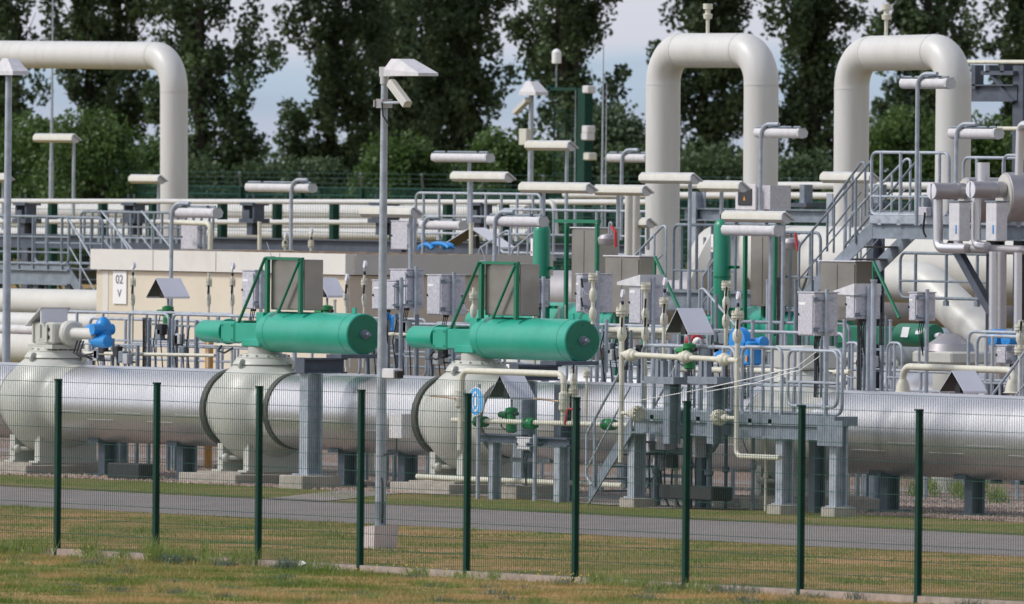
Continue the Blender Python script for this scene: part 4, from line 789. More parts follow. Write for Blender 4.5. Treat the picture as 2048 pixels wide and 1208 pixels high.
catwalk(1690, 1720, 27.6, 28.4, 1.4, 'short catwalk by the cabinet with the sun shield', 'short railing by the cabinet with the sun shield')
railing('railing', 'grey tube railing crossing behind the manifold at lamp pole height', [(XX(1226, 29), 29, 1.5), (XX(1690, 29), 29, 1.5)], ZZ(1400, 660, 29)-1.5, 1.1, (.5,), group='tube railings')
railing('railing', 'grey tube railing with rounded corners in front of the vertical white pipes', [(XX(1938, 28.2), 28.2, 1.2), (XX(2080, 28.2), 28.2, 1.2)], ZZ(1980, 664, 28.2)-1.2, 1.0, (.5,), group='tube railings')
railing('railing', 'double rounded grey railing just left of the first one under the vertical white pipes', [(XX(1955, 27.6), 27.6, 1.2), (XX(2080, 27.6), 27.6, 1.2)], ZZ(1980, 672, 27.6)-1.2, 1.0, (.5,), group='tube railings')
for i, (px0, px1, y, Y, r, lb) in enumerate(((160, 430, 706, 26.3, .03, 'lowest, left of the left valve'), (430, 740, 690, 26.8, .03, 'behind the left green actuator'), (640, 905, 664, 29.8, .045, 'behind the camera mast at actuator height'), (745, 930, 668, 26.6, .03, 'thin, between mast and central actuator'), (1215, 1340, 660, 26.4, .05, 'upper one right of the actuator end'), (1215, 1340, 671, 26.5, .05, 'lower one right of the actuator end'), (1340, 1700, 738, 25.9, .045, 'low one behind the front platform railing'), (1500, 1640, 700, 26.2, .04, 'behind the railing panel with rounded corners'))):
    cpipe('thin_pipe', 'cream thin horizontal pipe, '+lb, [(px0, y), (px1, y+(px1-px0)*.019)], Y, r)
# cable trays and small instrument racks fill the gap under the catwalk
rd = random.Random(5)
def rack(px, yt, yb, Y, label, seed):
    r_ = random.Random(seed); c = P(px, yb, Y); zt = ZZ(px, yt, Y); t = thing('instrument_rack', label, 'rack', (c.x, Y, 0), 'small instrument racks between the pipes')
    for dx in (-.32, .32): MB().box((c.x+dx-.025, Y-.025, 0), (c.x+dx+.025, Y+.025, zt)).build('upright', 'galvd', t)
    mb = MB()
    for k in range(3): z = c.z+(zt-c.z)*(.25+.3*k); mb.box((c.x-.34, Y-.02, z), (c.x+.34, Y+.02, z+.035))
    mb.build('crossbar', 'galvd', t)
    for k in range(3):
        dx = r_.uniform(-.25, .25); z = c.z+(zt-c.z)*r_.uniform(.3, .8); MB().bbox((c.x+dx-.08, Y-.14, z-.09), (c.x+dx+.08, Y-.03, z+.09), .01).build('transmitter', ('dark', 'lamp', 'galvd')[k], t)
    mb = MB()
    for k in range(3): x = c.x-.2+.2*k; mb.tube([(x, Y-.06, zt-.1), (x+r_.uniform(-.06, .06), Y-.1, (zt+c.z)/2), (x+.05, Y-.05, c.z-.3)], .011, 5)
    mb.build('cable', 'black', t)
for i, (px, yt, yb, Y, lb) in enumerate(((205, 676, 738, 26.4, 'below the blue motor'), (255, 690, 738, 26.2, 'right of the blue motor, beneath the catwalk'), (318, 636, 735, 27.2, 'left of the curved lamp pole'), (372, 640, 735, 27.2, 'right of the curved lamp pole'), (755, 640, 735, 27.0, 'immediately behind the camera mast'), (812, 628, 738, 26.8, 'between the mast and the central actuator'), (885, 690, 740, 26.3, 'under the cylinder of the central actuator'), (1228, 650, 740, 26.9, 'right of the central actuator end'), (1300, 690, 742, 26.2, 'behind the left part of the manifold'), (1392, 690, 742, 26.2, 'behind the right part of the manifold'), (1445, 650, 742, 27.0, 'left of the blue hand wheel actuator'), (1740, 690, 760, 28.5, 'right of the sun shield cabinet'))):
    rack(px, yt, yb, Y, 'small grey instrument rack '+lb, i)
for px, lb in ((418, 'left'), (742, 'right')):
    a = P(px, 735, 29.4); mb = MB().cyl((a.x, 29.4, 0), (a.x, 29.4, ZZ(px, 668, 29.4)), .07, 12); tag(mb.build('bollard', 'orange' if px < 500 else 'ivory'), ('orange upright tube' if px < 500 else 'cream upright tube')+' standing under the green actuator on the left, %s' % lb, 'post')
# ---------------------------------------------------------------- building with the sign 02 V
BY = 42.0; bx0, bx1 = XX(190, BY, 550), XX(697, BY, 550); bz = ZZ(300, 500, BY); by1 = BY+4.4
bt = thing('service_building', 'low flat roofed building with cream walls and sign 02 V at its left corner', 'building', ((bx0+bx1)/2, (BY+by1)/2, 0))
MB().box((bx0+.06, BY, -.1), (bx1-.06, by1, bz-.40)).build('wall', 'yelwall', bt, smooth=False)
MB().box((bx0+.3, BY-.01, 0), (bx0+.5, BY+.02, bz-.40)).build('corner_pilaster', 'fascia', bt)
MB().box((bx0-.02, BY-.09, bz-.385), (bx1+.03, BY+.12, bz)).build('fascia', 'fascia', bt, smooth=False)
MB().box((bx1-.02, BY+.12, bz-.385), (bx1+.06, by1+.05, bz)).build('side_fascia', 'fascia_shaded', bt, smooth=False)
MB().box((bx0-.02, BY+.12, bz-.385), (bx0+.06, by1, bz)).build('side_fascia', 'fascia', bt, smooth=False)
MB().box((bx1-.058, BY+.05, -.1), (bx1-.03, by1-.05, bz-.40)).build('side_wall', 'sidewall_shaded', bt, smooth=False)
rf = MB().box((bx0+.08, BY+.14, bz-.3), (bx1-.04, by1-.02, bz-.05)).build('roof', 'roofgravel', bt, smooth=False)
g = MB(); rr = random.Random(3)
for k in range(900):
    x = rr.uniform(bx0+.2, bx1-.2); y = BY+.2+rr.random()*(by1-BY-.4); g.cbox((x, y, bz-.03), (rr.uniform(.05, .22), rr.uniform(.05, .2), rr.uniform(.02, .06)), Rz(rr.uniform(0, 3)))
sub(g, 'roof_moss', mat('dry_roof_moss', (.28, .21, .14), .95, var=.4, scale=3), rf)
for k in range(1, 4):
    x = bx0+(bx1-bx0)*k/4; MB().box((x-.008, BY-.094, bz-.375), (x+.008, BY-.091, bz-.01)).build('panel_joint', 'ink', bt)
a, b = P(226, 542, BY-.03), P(252, 608, BY-.03)
sp_ = MB().box((a.x, BY-.03, b.z), (b.x, BY-.008, a.z)).build('sign_plate', 'signwhite', bt)
for tx, yy, sz in (('02', 567, .19), ('V', 594, .17)):
    vs_, fs_ = text_mesh(tx, sz, .003); c = P(239, yy, BY-.03); mb = MB(); mb.add([(c.x+v[0]*1.45, BY-.034-v[2], c.z+v[1]*1.25) for v in vs_], fs_); sub(mb, 'sign_lettering', 'ink', sp_, smooth=False)
# ---------------------------------------------------------------- second pipeline row
QY, QZ = 37.7, 1.2; qx = [XX(px, QY, 690) for px in (1062, 1480, 1735)]
clad('clad_pipe', 'silver clad second pipeline at right, behind the low cream pipe on two legs', qx[2]+1.0, XX(2120, QY, 760), QY, QZ, PR)
clad('clad_pipe', 'cream lit section of the second pipeline behind the front platform', qx[1]+1.0, qx[2]-.8, QY, QZ, PR)
clad('clad_pipe', 'section of the second pipeline behind the central actuator', qx[0]+1.0, qx[1]-.8, QY, QZ, PR)
ball_valve(qx[2], QY, QZ, 'ball valve with a lifting lug on the second pipeline, right of the front platform', group='ball valves of the second pipeline')
ball_valve(qx[0], QY, QZ, 'ball valve of the second pipeline hidden behind the central actuator', group='ball valves of the second pipeline'); ball_valve(qx[1], QY, QZ, 'ball valve of the second pipeline behind the manifold', group='ball valves of the second pipeline')
for i, (x, lb) in enumerate(((qx[0], 'green actuator seen above the end of the central actuator, second row'), (qx[1], 'green actuator seen right of the blue hand wheel, second row'))):
    spring_actuator(x, QY, AZ+.02, lb, group='green actuators of the second pipeline')
def accumulator(px, yt, yb, Y, label, cap=False):
    x = XX(px, Y, 550); zt, zb = ZZ(px, yt, Y), ZZ(px, yb, Y); t = thing('gas_cylinder', label, 'cylinder', (x, Y, zb), 'upright green gas cylinders')
    MB().lathe((x, Y, zb), UP, [(0, .12), (.03, .15), (zt-zb-.14, .15), (zt-zb-.06, .125), (zt-zb-.01, .06), (zt-zb, .02)], 24).build('bottle', 'greenm', t)
    MB().lathe((x, Y, zb+(zt-zb)*.55), UP, [(0, .15), (0, .157), (.03, .157), (.03, .15)], 24).build('strap', 'greend', t)
    z = zt-.42; sk = MB().box((x-.12, Y-.153, z-.15), (x-.05, Y-.147, z+.15)).build('sticker', 'signwhite', t)
    mb = MB(); mb.add([(x-.085, Y-.156, z-.12), (x-.065, Y-.156, z-.09), (x-.085, Y-.156, z-.06), (x-.105, Y-.156, z-.09)], [(0, 1, 2, 3)]); sub(mb, 'warning_diamond', 'red', sk)
    if cap: MB().cyl((x, Y, zt-.01), (x, Y, zt+.07), .05, 10).build('cap', 'black', t)
    for sy in (.3, .62): MB().box((x+.02, Y+.08, zb+(zt-zb)*sy), (x+.3, Y+.16, zb+(zt-zb)*sy+.05)).build('clamp', 'greend', t)
    return t
accumulator(1083, 446, 690, QY-.6, 'upright green gas cylinder standing left of the big stainless cabinet near the centre')
accumulator(1444, 437, 700, QY-.6, 'upright green gas cylinder with a black cap, left of the twin lamps', cap=True)
def big_cab(px0, pxc, px1, yt, yb, Y, label, frame=True, post=True):
    a = P(px0, yb, Y); b = P(pxc, yt, Y); dp = max(.3, (px1-pxc)/SC(pxc, Y)/CS); t = thing('stainless_cabinet', label, 'cabinet', ((a.x+b.x)/2, Y+dp/2, a.z), 'stainless cabinets of the second row')
    MB().bbox((a.x, Y, a.z), (b.x, Y+dp, b.z), .01).build('cabinet_body', 'stain', t)
    MB().box((a.x+.03, Y-.012, a.z+.04), ((a.x+b.x)/2-.01, Y-.002, b.z-.04)).build('door', 'stain', t); MB().box(((a.x+b.x)/2+.01, Y-.012, a.z+.04), (b.x-.03, Y-.002, b.z-.04)).build('door', 'stain', t)
    MB().box((a.x-.02, Y-.03, b.z+.002), (b.x+.02, Y+dp+.03, b.z+.02)).build('lid', 'hood', t)
    if frame:
        mb = MB(); 
        for x in (a.x-.1, b.x+.04): mb.box((x-.03, Y-.07, a.z-.5), (x+.03, Y-.01, b.z+.08))
        mb.box((a.x-.45, Y-.08, b.z+.09), (b.x+.1, Y+.0, b.z+.15)); mb.build('frame', 'greend', t)
    for x in (a.x+.1, b.x-.1): MB().box((x-.04, Y+dp*.4, AZ+.2 if frame else 1.2), (x+.04, Y+dp*.4+.08, a.z)).build('leg', 'greend', t)
    return t
big_cab(1142, 1196, 1238, 457, 602, QY-.5, 'tall stainless cabinet in a green frame, just left of the first high loop')
big_cab(1500, 1552, 1597, 470, 612, QY-.5, 'tall stainless cabinet in a green frame behind the twin lamps')
def side_cab(px0, pxc, px1, yt, yb, Y, label, bl):
    big_cab(px0, pxc, px1, yt, yb, Y, label, frame=False); a = P(px1+2, yt, Y); b = P(px1+54, yt+112, Y)
    tag(MB().cyl((a.x, Y-.05, a.z), (b.x, Y-.05, b.z), .03, 8).cyl((a.x, Y-.05, a.z), (a.x, Y-.05, a.z-.9), .025, 8).build('diagonal_brace', 'greend'), bl, 'brace', 'green diagonal braces')
side_cab(1209, 1280, 1313, 514, 625, 35.4, 'shiny stainless double cabinet behind the sun shield cabinet left of centre right', 'green diagonal brace running down behind the shiny hood')
side_cab(1639, 1712, 1750, 524, 640, 35.4, 'shiny stainless double cabinet at the foot of the right stairs', 'green diagonal brace running down to the dark green actuator')
# dark green third actuator at right
x = XX(1800, 33.2, 672); z = ZZ(1850, 671, 33.2); t = thing('small_actuator', 'dark green actuator with two white stickers at right, above the flanged cream neck', 'actuator', (x+.5, 33.2, z-.25)); x2 = XX(1870, 33.2, 672)
MB().lathe((x, 33.2, z), (1, 0, 0), [(0, .1), (.02, .17), (.06, .19), (x2-x-.02, .19), (x2-x, .18), (x2-x, .05)], 30).build('spring_can', 'greend', t); MB().bbox((x-1.6, 33.05, z-.17), (x+.02, 33.35, z+.13), .02).build('housing', 'greend', t)
for dx, w_, h_ in ((.42, .20, .17), (.80, .17, .06)):
    an = math.radians(15); MB().cbox((x+dx, 33.2-math.cos(an)*.193, z+math.sin(an)*.193), (w_, .006, h_), Rx(-an)).build('sticker', 'signwhite', t)
MB().lathe((x2, 33.2, z), (1, 0, 0), [(0, .03), (.04, .045), (.1, .045), (.1, .055), (.16, .055)], 12).build('end_bolt', 'hood', t)
c = P(1908, 715, 32.6); t = thing('valve_neck', 'flanged cream neck with a dark cover, left of the vertical white pipes', 'valve', (c.x, 32.6, 0))
MB().bbox((c.x-.62, 32.2, c.z-.10), (c.x+.5, 33.0, c.z+.10), .03).build('flange_block', 'valve', t); MB().lathe((c.x-.1, 32.6, c.z+.1), UP, [(0, .40), (.12, .36), (.16, .30), (.28, .12)], 24).build('dark_cover', 'insul', t)
MB().lathe((c.x, 32.6, .0), UP, [(0, .34), (c.z-.1, .34)], 20).build('neck', 'valve', t)
for dx, dz, r_ in ((.35, .32, .14), (.72, .30, .13)): MB().lathe((c.x+dx-.1, 33.3, c.z+dz), (0, 1, 0), [(-.15, .05), (-.13, r_), (.1, r_), (.12, .06)], 16).build('blue_cover', 'blue', t)
# blue hand wheel actuator behind the platform
c = P(1484, 684, 26.0); t = thing('blue_actuator', 'blue electric actuator with a round cover behind the tall right riser', 'actuator', (c.x, 26, c.z-.4))
MB().lathe(c, (0, 1, 0), [(-.14, .04), (-.13, .14), (-.10, .20), (-.10, .23), (.02, .23), (.03, .1)], 24).build('round_cover', 'blue', t); MB().bbox(c+Vector((.02, -.10, -.36)), c+Vector((.34, .16, .02)), .03).build('gear_housing', 'blue', t); q_ = MB().lathe(c+Vector((-.60, -.05, -.24)), (1, 0, 0), [(0, .03), (.02, .09)]+[(.05+.03*k_, .105 if k_ % 2 else .085) for k_ in range(16)]+[(.6, .09)], 16); q_.build('motor_housing', 'blue', t)
MB().lathe(c+Vector((.10, .15, .0)), (1, 0, 0), [(0, .07), (.2, .07), (.22, .09), (.3, .09), (.31, .03)], 16).build('motor', 'blue', t); MB().cyl(c+Vector((-.2, 0, -.3)), c+Vector((-.2, 0, -1.2)), .12, 12).build('stand', 'valve', t)
MB().box(c+Vector((.28, -.125, -.3)), c+Vector((.33, -.12, -.2))).build('yellow_tag', 'orange', t)
c = P(1392, 684, 26.8); t = thing('red_actuator', 'dark red round actuator with a white hub, behind the manifold', 'actuator', c); MB().lathe(c, (1, -.3, 0), [(-.22, .05), (-.2, .13), (.0, .14), (.04, .1)], 16).build('housing', 'red', t); MB().lathe(c+Vector((.04, 0, 0)), (1, -.3, .5), [(0, .09), (.12, .02)], 12).build('cap', 'signwhite', t)
c = P(1608, 710, PY); mb = MB().bbox((c.x-.42, PY-.3, c.z-.22), (c.x+.42, PY+.35, c.z+.14), .03); mb.lathe((c.x, PY, 2.0), UP, [(0, .34), (.4, .34)], 20); tag(mb.build('gearbox_box', 'valve'), 'cream gearbox on top of the ball valve behind the front platform railing', 'gearbox')
c = P(784, 642, 27.4); tag(MB().bbox((c.x-.22, 27.3, c.z-.18), (c.x+.2, 27.5, c.z+.1), .03).lathe((c.x, 27.3, c.z+.05), (0, -1, 0), [(0, .12), (.1, .1)], 14).build('blue_actuator', 'blue'), 'small blue actuator just right of the camera mast, behind the railing', 'actuator')
c = P(782, 748, 23.0)
# ---------------------------------------------------------------- big cream pipes of the third row and the sloping pipe
def bigpipe(name, label, pix, Y, r, m='cream', rf=None, **k): return cpipe(name, label, pix, Y, r, m, rf=rf, seg=36, cat='pipe', **k)
TY = 43.5; tz = ZZ(1700, 528, TY); x0, x1 = XX(1440, TY, 528), XX(2140, TY, 528)
mb = MB().lathe((x0, TY, tz), (1, 0, 0), [(0, .66), (x1-x0, .66)], 44); tag(mb.build('large_pipe', 'cream'), 'large cream pipe behind the right stairs and railings', 'pipe')
x = XX(1420, 42.8, 530); t = thing('pig_trap_door', 'large tilted cream disc closure behind the railing, left of the capped gas cylinder', 'closure', (x, 42.8, 0)); ax = Vector((-.75, -.6, .35)); c = Vector((x, 42.8, ZZ(1420, 535, 42.8)))
MB().lathe(c, ax, [(-.9, .62), (-.25, .66), (-.2, .86), (0, .88), (.04, .84), (.10, .62), (.12, .1)], 40).build('door', 'cream', t); MB().cyl(c+Vector((.2, .2, -.4)), (x+.2, 43.0, 0), .14, 12).build('stand', 'galvd', t)
MB().cyl(c+ax.normalized()*.11+Vector((0, 0, -.5)), c+ax.normalized()*.11+Vector((0, 0, .5)), .03, 8).build('handle', 'galvd', t)
a, b, c_, d = P(1735, 560, 41), P(1856, 565, 41), P(1990, 694, 41), P(2010, 780, 41)
mb = MB().tube(fillet([a, b, c_, c_+Vector((.15, 0, -1.2))], .8, 10), .35, 36)
for p in (XX(1808, 41, 566),): mb.lathe((p, 41, P(1808, 566, 41).z), (1, 0, -.05), [(0, .32), (0, .329), (.03, .329), (.03, .32)], 36)
tag(mb.build('sloping_pipe', 'cream'), 'large cream pipe bending down to the right, left of the vertical white pipes', 'pipe')
bigpipe('large_pipe', 'pale blind end of a cream pipe showing behind the right stairs', [(1560, 500), (1720, 503)], 47, .42, 'white')
bigpipe('large_pipe', 'added grey pipe standing in for shade, low behind everything, glimpsed between the equipment at right', [(1110, 592), (2120, 604)], 53, .50, 'insul')  # dark pipe added to fill the gap with the tone of pipe shadow
bigpipe('large_pipe', 'lower grey jacketed pipe glimpsed behind the second pipeline', [(1110, 690), (2120, 704)], 52, .42, 'galvd')
# left edge big pipes
bigpipe('large_pipe', 'upper large cream pipe at the left edge under the steel stairs', [(-60, 601), (222, 606)], 44.6, .25, 'cream')
bigpipe('large_pipe', 'middle large grey cream pipe at the left edge, just above the gearbox', [(-60, 640), (216, 646)], 44.2, .17, 'white')
bigpipe('large_pipe', 'lower large cream pipe at the left edge behind the camera pole', [(-60, 692), (216, 699)], 43.6, .32, 'cream')
bigpipe('large_pipe', 'slim cream pipe with a clamp running into the gearbox hood at the left edge', [(-40, 656), (72, 660)], 33, .085, 'white')
# ---------------------------------------------------------------- high pipe loops
LY = 50.0
def loop(pix, Y, r, label, rf, vent=None):
    pts = [P(a, b, Y) for a, b in pix]; pts2 = [Vector((pts[0].x, Y, pts[0].z))]; t = thing('pipe_loop', label, 'pipe', (pts[0].x, Y, pts[0].z), 'high cream pipe loops')
    path = fillet(pts, rf, 14); mb = MB().tube(path, r, 40)
    for i in range(1, len(pts)-1):
        for q in (i-1, i+1):
            d = (pts[q]-pts[i]).normalized(); p = pts[i]+d*(rf+.02)
            if (p-pts[i]).length < (pts[q]-pts[i]).length: mb.tube([p-d*.012, p+d*.012], r+.006, 40)
    mb.build('tube', 'white', t, ang=50)
    if vent:
        v = P(vent, 0, Y); zt = max(p.z for p in pts)+r; mb = MB().cyl((v.x, Y, zt-.03), (v.x, Y, zt+.3), .035, 10); mb.lathe((v.x, Y, zt+.25), UP, [(0, .035), (.02, .08), (.1, .09), (.12, .05), (.18, .05), (.2, .09), (.3, .09), (.3, .035)], 14); mb.build('vent_valve', 'ivory', t)
    return t
loop([(1324, 560), (1327, 101), (1523, 101), (1521, 372)], LY, .325, 'left high cream pipe loop, its right leg ending behind a grey cabinet', .62, 1416)
loop([(1701, 560), (1704, 108), (1908, 103), (1904, 500)], LY, .325, 'right high cream pipe loop above the stair landing', .62, 1773)
loop([(-60, 108), (348, 112), (348, 520)], 62, .30, 'high cream pipe entering from the left edge and bending straight down', .75)
# grey instrument box below the first loop's right leg
t = thing('meter_cabinet', 'grey box with a rounded dark window below the right leg of the first high loop', 'cabinet', (XX(1515, 45), 45, 3.5))
a, b = P(1475, 418, 45), P(1557, 371, 45); m_ = XX(1503, 45, 395); zc = (a.z+b.z)/2; MB().bbox((a.x, 45, a.z), (a.x+.62, 45.5, b.z), .04).build('box_body', 'box', t); MB().box((a.x+.62, 45.1, a.z), (a.x+.9, 45.55, b.z+.0)).build('side_box', 'box', t)
MB().bbox((a.x-.02, 44.96, a.z-.02), (a.x+.64, 44.998, b.z+.02), .012).build('window_frame', 'plas', t); w_ = MB().bbox((a.x+.09, 44.94, a.z+.07), (a.x+.53, 44.958, b.z-.06), .008).build('window', 'glass', t)
sub(MB().add([(a.x+.27, 44.935, zc-.06), (a.x+.35, 44.935, zc-.06), (a.x+.31, 44.935, zc+.03)], [(0, 1, 2)]), 'warning_mark', 'orange', w_); MB().cyl((a.x+.5, 45.3, 0), (a.x+.5, 45.3, a.z), .05, 8).build('stand', 'galvd', t)
# ---------------------------------------------------------------- right platform with stairs and insulated pipework
RY0, RY1 = 35.6, 37.2; rz = ZZ(1800, 447, RY0); rx0, rx1 = XX(1746, RY0, 450), XX(2150, RY0, 450)
t = thing('high_platform', 'high steel landing at the right carrying the insulated pipework', 'platform', (rx0+2, RY0, 0))
mb = MB(); ibeam(mb, (rx0, RY0, rz-.12), (rx1, RY0, rz-.12), .24, .12); ibeam(mb, (rx0, RY1, rz-.12), (rx1, RY1, rz-.12), .24, .12); mb.build('beam', 'galvd', t); MB().box((rx0, RY0-.07, rz), (rx1, RY0-.06, rz+.13)).build('kick_plate', 'galv', t)
MB().box((rx0, RY0+.07, rz+.005), (rx1, RY1-.07, rz+.03)).build('grating', 'tray', t)
for px in (2064, 2010, 1770): hcol(MB(), XX(px, RY1, 600), RY1-.2, 0, rz-.25, .2).build('column', 'steel', t)
mb = MB(); a = P(1903, 480, RY0+.3); b = P(1984, 625, RY0+.3); d = (b-a); nrm = Vector((d.z, 0, -d.x)).normalized()*.07
mb.add([a+nrm-Vector((0, .06, 0)), a-nrm-Vector((0, .06, 0)), b-nrm-Vector((0, .06, 0)), b+nrm-Vector((0, .06, 0)), a+nrm+Vector((0, .06, 0)), a-nrm+Vector((0, .06, 0)), b-nrm+Vector((0, .06, 0)), b+nrm+Vector((0, .06, 0))], [(0, 1, 2, 3), (7, 6, 5, 4), (0, 4, 5, 1), (2, 6, 7, 3), (1, 5, 6, 2), (0, 3, 7, 4)]); mb.build('knee_brace', 'steel', t)
railing('platform_railing', 'railing of the high landing, front side, above the right stairs', [(rx0, RY0-.04, rz), (XX(1900, RY0), RY0-.04, rz)], ZZ(1800, 305, RY0)-rz, .55, (.38, .14), group='tube railings')
railing('platform_railing', 'railing of the high landing, rear side, before the second high loop', [(rx0+.3, RY1, rz), (rx1, RY1, rz)], 1.1, .8, (.5,), group='tube railings')
railing('platform_railing', 'railing of the high landing at the right edge, above the insulated vessels', [(XX(2008, RY0), RY0-.04, rz), (rx1, RY0-.04, rz)], ZZ(1800, 309, RY0)-rz, .9, (.5,), group='tube railings')
rs = thing('high_stairs', 'grey steel stairs descending to the left from the high landing', 'stairs', (XX(1600, RY0), RY0, 1.9)); lx, lz = XX(1600, RY0, 640), ZZ(1600, 618, RY0)
stairs(rs, lx, lz, rx0, rz, RY0, RY0+.85, 'galvd', .25)
for y in (RY0-.03, RY0+.88): stair_rail(rs, lx, lz, rx0, rz, y, 1.05, hook=True, m='galvd')
railing('railing', 'low rounded railing at the foot of the right stairs', [(XX(1600, 35), 35, 2.0), (XX(1660, 35), 35, 2.0)], .9, .5, (.5,), group='tube railings', m='galvd')
railing('railing', 'grey railing around the cream disc closure left of the capped gas cylinder', [(XX(1346, 39.5), 39.5, 2.6), (XX(1470, 39.5), 39.5, 2.6)], ZZ(1400, 450, 39.5)-2.6, .55, (.5, .25), group='tube railings', m='galvd')
railing('railing', 'grey railing in front of the large cream pipe under the high landing', [(XX(1800, 40), 40, 2.9), (XX(1985, 40), 40, 2.9)], ZZ(1880, 507, 40)-2.9, .8, (.45,), group='tube railings', m='galvd')
t = thing('mid_platform', 'steel landing behind the upright capped gas cylinder, carrying railings', 'platform', (XX(1450, 39.4), 39.4, 0)); zz = ZZ(1400, 590, 39.4)
mb = MB(); ibeam(mb, (XX(1330, 39.4), 39.4, zz-.1), (XX(1640, 39.4), 39.4, zz-.1), .3, .14); mb.build('beam', 'galvd', t); MB().box((XX(1330, 39.4), 39.45, zz+.06), (XX(1640, 39.4), 40.8, zz+.09)).build('grating', 'tray', t)
for px in (1345, 1480, 1620): hcol(MB(), XX(px, 39.4), 39.6, 0, zz-.25, .16).build('leg', 'galvd', t)
for i, (pa, pb, lb) in enumerate((((1262, 520), (1325, 452), 'left of the first high loop'), ((1405, 555), (1448, 488), 'before the cream disc closure'), ((958, 498), (1012, 462), 'above the roof of the low building, left pair'), ((1024, 500), (1066, 466), 'above the roof of the low building, right pair'))):
    Y = 38.6 if i != 1 else 38.8; Y = 47.5 if i > 1 else Y; a = P(*pa, Y); b = P(*pb, Y); t = thing('stair_rail', 'bent tube handrail of a hidden stair, '+lb, 'railing', a, 'handrails of hidden stairs')
    MB().tube(fillet([a-UP*.9+Vector((-.0, 0, 0)), a, b, b+Vector((.12, 0, 0)), b+Vector((.12, 0, -1.1))], .14, 5), .022, 8).build('handrail', 'galv', t)
    MB().tube([a-UP*.45, b-UP*.5], .016, 6).build('mid_rail', 'galv', t)
    for k in (.3, .75): p = a.lerp(b, k); MB().cyl(p-UP*1.1, p, .02, 8).build('post', 'galv', t)
# insulated pipework
IY = 34.4
def ins(label, pix, r, Y=IY, m='insul', name='insulated_pipe', **k): return cpipe(name, label, pix, Y, r, m, rf=r*1.7, seg=28, **k)
def drum(pxa, pxb, y, r, Y, label, capw=True):
    a = P(pxa, y, Y); b = XX(pxb, Y, y); t = thing('insulated_drum', label, 'vessel', a, 'insulated drums on the high landing'); L_ = b-a.x
    MB().lathe(a, (1, 0, 0), [(0, r*.97), (.01, r), (L_*.7, r), (L_*.7, r*1.02), (L_*.72, r), (L_, r)], 30).build('jacket', 'insul', t); e = MB().lathe(a, (-1, 0, 0), [(-.004, r*.98), (.012, r*.98), (.02, r*.9), (.02, .02)], 30).build('end_cap', 'hood', t)
    MB().box((a.x-.026, Y-.006, a.z-r*.9), (a.x-.018, Y+.006, a.z+r*.9)).build('seam', 'ink', t)
def vdrum(px, y, r, ln, Y, label):            # horizontal drum running away from the viewer (along Y), pale round end towards the front
    a = P(px, y, Y); t = thing('insulated_drum', label, 'vessel', a, 'insulated drums on the high landing')
    MB().lathe(a, (0, 1, 0), [(0, r*.97), (.01, r), (ln*.75, r), (ln*.75, r*1.05), (ln*.78, r), (ln, r)], 30).build('jacket', 'insul', t); MB().lathe(a, (0, -1, 0), [(-.004, r*.98), (.012, r*.98), (.02, .02)], 30).build('end_cap', 'hood', t)
    MB().box((a.x-.006, Y-.026, a.z-r*.9), (a.x+.006, Y-.018, a.z+r*.9)).build('seam', 'ink', t)
vdrum(1864, 382, .135, .62, IY-.2, 'left of two short jacketed drums with pale round ends on the high landing')
vdrum(1942, 379, .135, .62, IY-.2, 'right of two short jacketed drums with pale round ends on the high landing')
def vessel(px, y, r, Y, label, ln):
    a = P(px, y, Y); t = thing('insulated_vessel', label, 'vessel', a, 'insulated vessels on the high landing')
    MB().lathe(a, (.25, 1, 0), [(0, .02), (.0, r*.9), (.02, r), (ln*.3, r), (ln*.3, r*1.02), (ln*.33, r), (ln, r)], 34).build('jacket', 'insul', t); MB().lathe(a, (-.25, -1, 0), [(-.01, r*.93), (.01, r*.93), (.014, .02)], 34).build('end_cap', 'cream', t)
vessel(1929, 400, .37, 34.9, 'round insulated vessel between the two jacketed drums', .9)
vessel(2008, 394, .40, 34.9, 'large insulated vessel cut by the right edge of the picture', 3)
ins('vertical white pipe leaving the left jacketed drum downward, ending in a mitred elbow', [(1876, 396), (1876, 496), (1935, 497)], .082, m='clad')
ins('vertical white pipe leaving the right jacketed drum downward, ending in a mitred elbow', [(1952, 394), (1952, 492), (1975, 494)], .082, m='clad')
ins('jacketed horizontal pipe along the underside of the high landing to the right edge', [(1912, 455), (1918, 497), (2140, 503)], .075, Y=IY+.1)
ins('upright white pipe stub with a clamp on the high landing', [(1966, 325), (1966, 372)], .11, Y=35.0, m='clad')
ins('white pipe with two bends at the upper right corner', [(2090, 248), (2041, 250), (2038, 350)], .07, Y=34.6, m='clad')
for px, yt, lb in ((1986, 503, 'leftmost'), (2004, 503, 'middle'), (2036, 505, 'right')):
    ins('tall vertical jacketed pipe below the high landing, %s of three' % lb, [(px, yt), (px-1, 760)], .065 if px != 2004 else .075, Y=33.5 if px != 2004 else 33.8, m='clad' if px != 2004 else 'insul', group='vertical jacketed pipes under the high landing')
for px, lb in ((1897, 'left'), (1971, 'right')):
    a, b = P(px, 482, 33.9), P(px+36, 404, 33.9); t = thing('transmitter_box', 'pale tall box hanging under the jacketed drums, the %s one' % lb, 'box', (a.x, 33.9, a.z), 'pale boxes under the jacketed drums')
    MB().bbox((a.x, 33.9, a.z), (a.x+.30, 34.12, b.z), .01).build('box_body', 'plas', t); MB().box((a.x-.02, 33.88, b.z), (a.x+.32, 34.14, b.z+.02)).build('lid', 'galvd', t); MB().box((a.x+.20, 33.893, a.z+.12), (a.x+.23, 33.899, a.z+.26)).build('blue_label', 'blue', t)
cable([(1850, 425), (1846, 462), (1852, 474)], 35.3, .018, 'black', 'black cable loop hanging below the high landing'); 
tag(MB().bbox(P(1836, 432, 35.4), P(1853, 414, 35.4)+Vector((0, .1, 0)), .008).build('junction_box', 'box'), 'small grey junction box on the edge of the high landing', 'box')
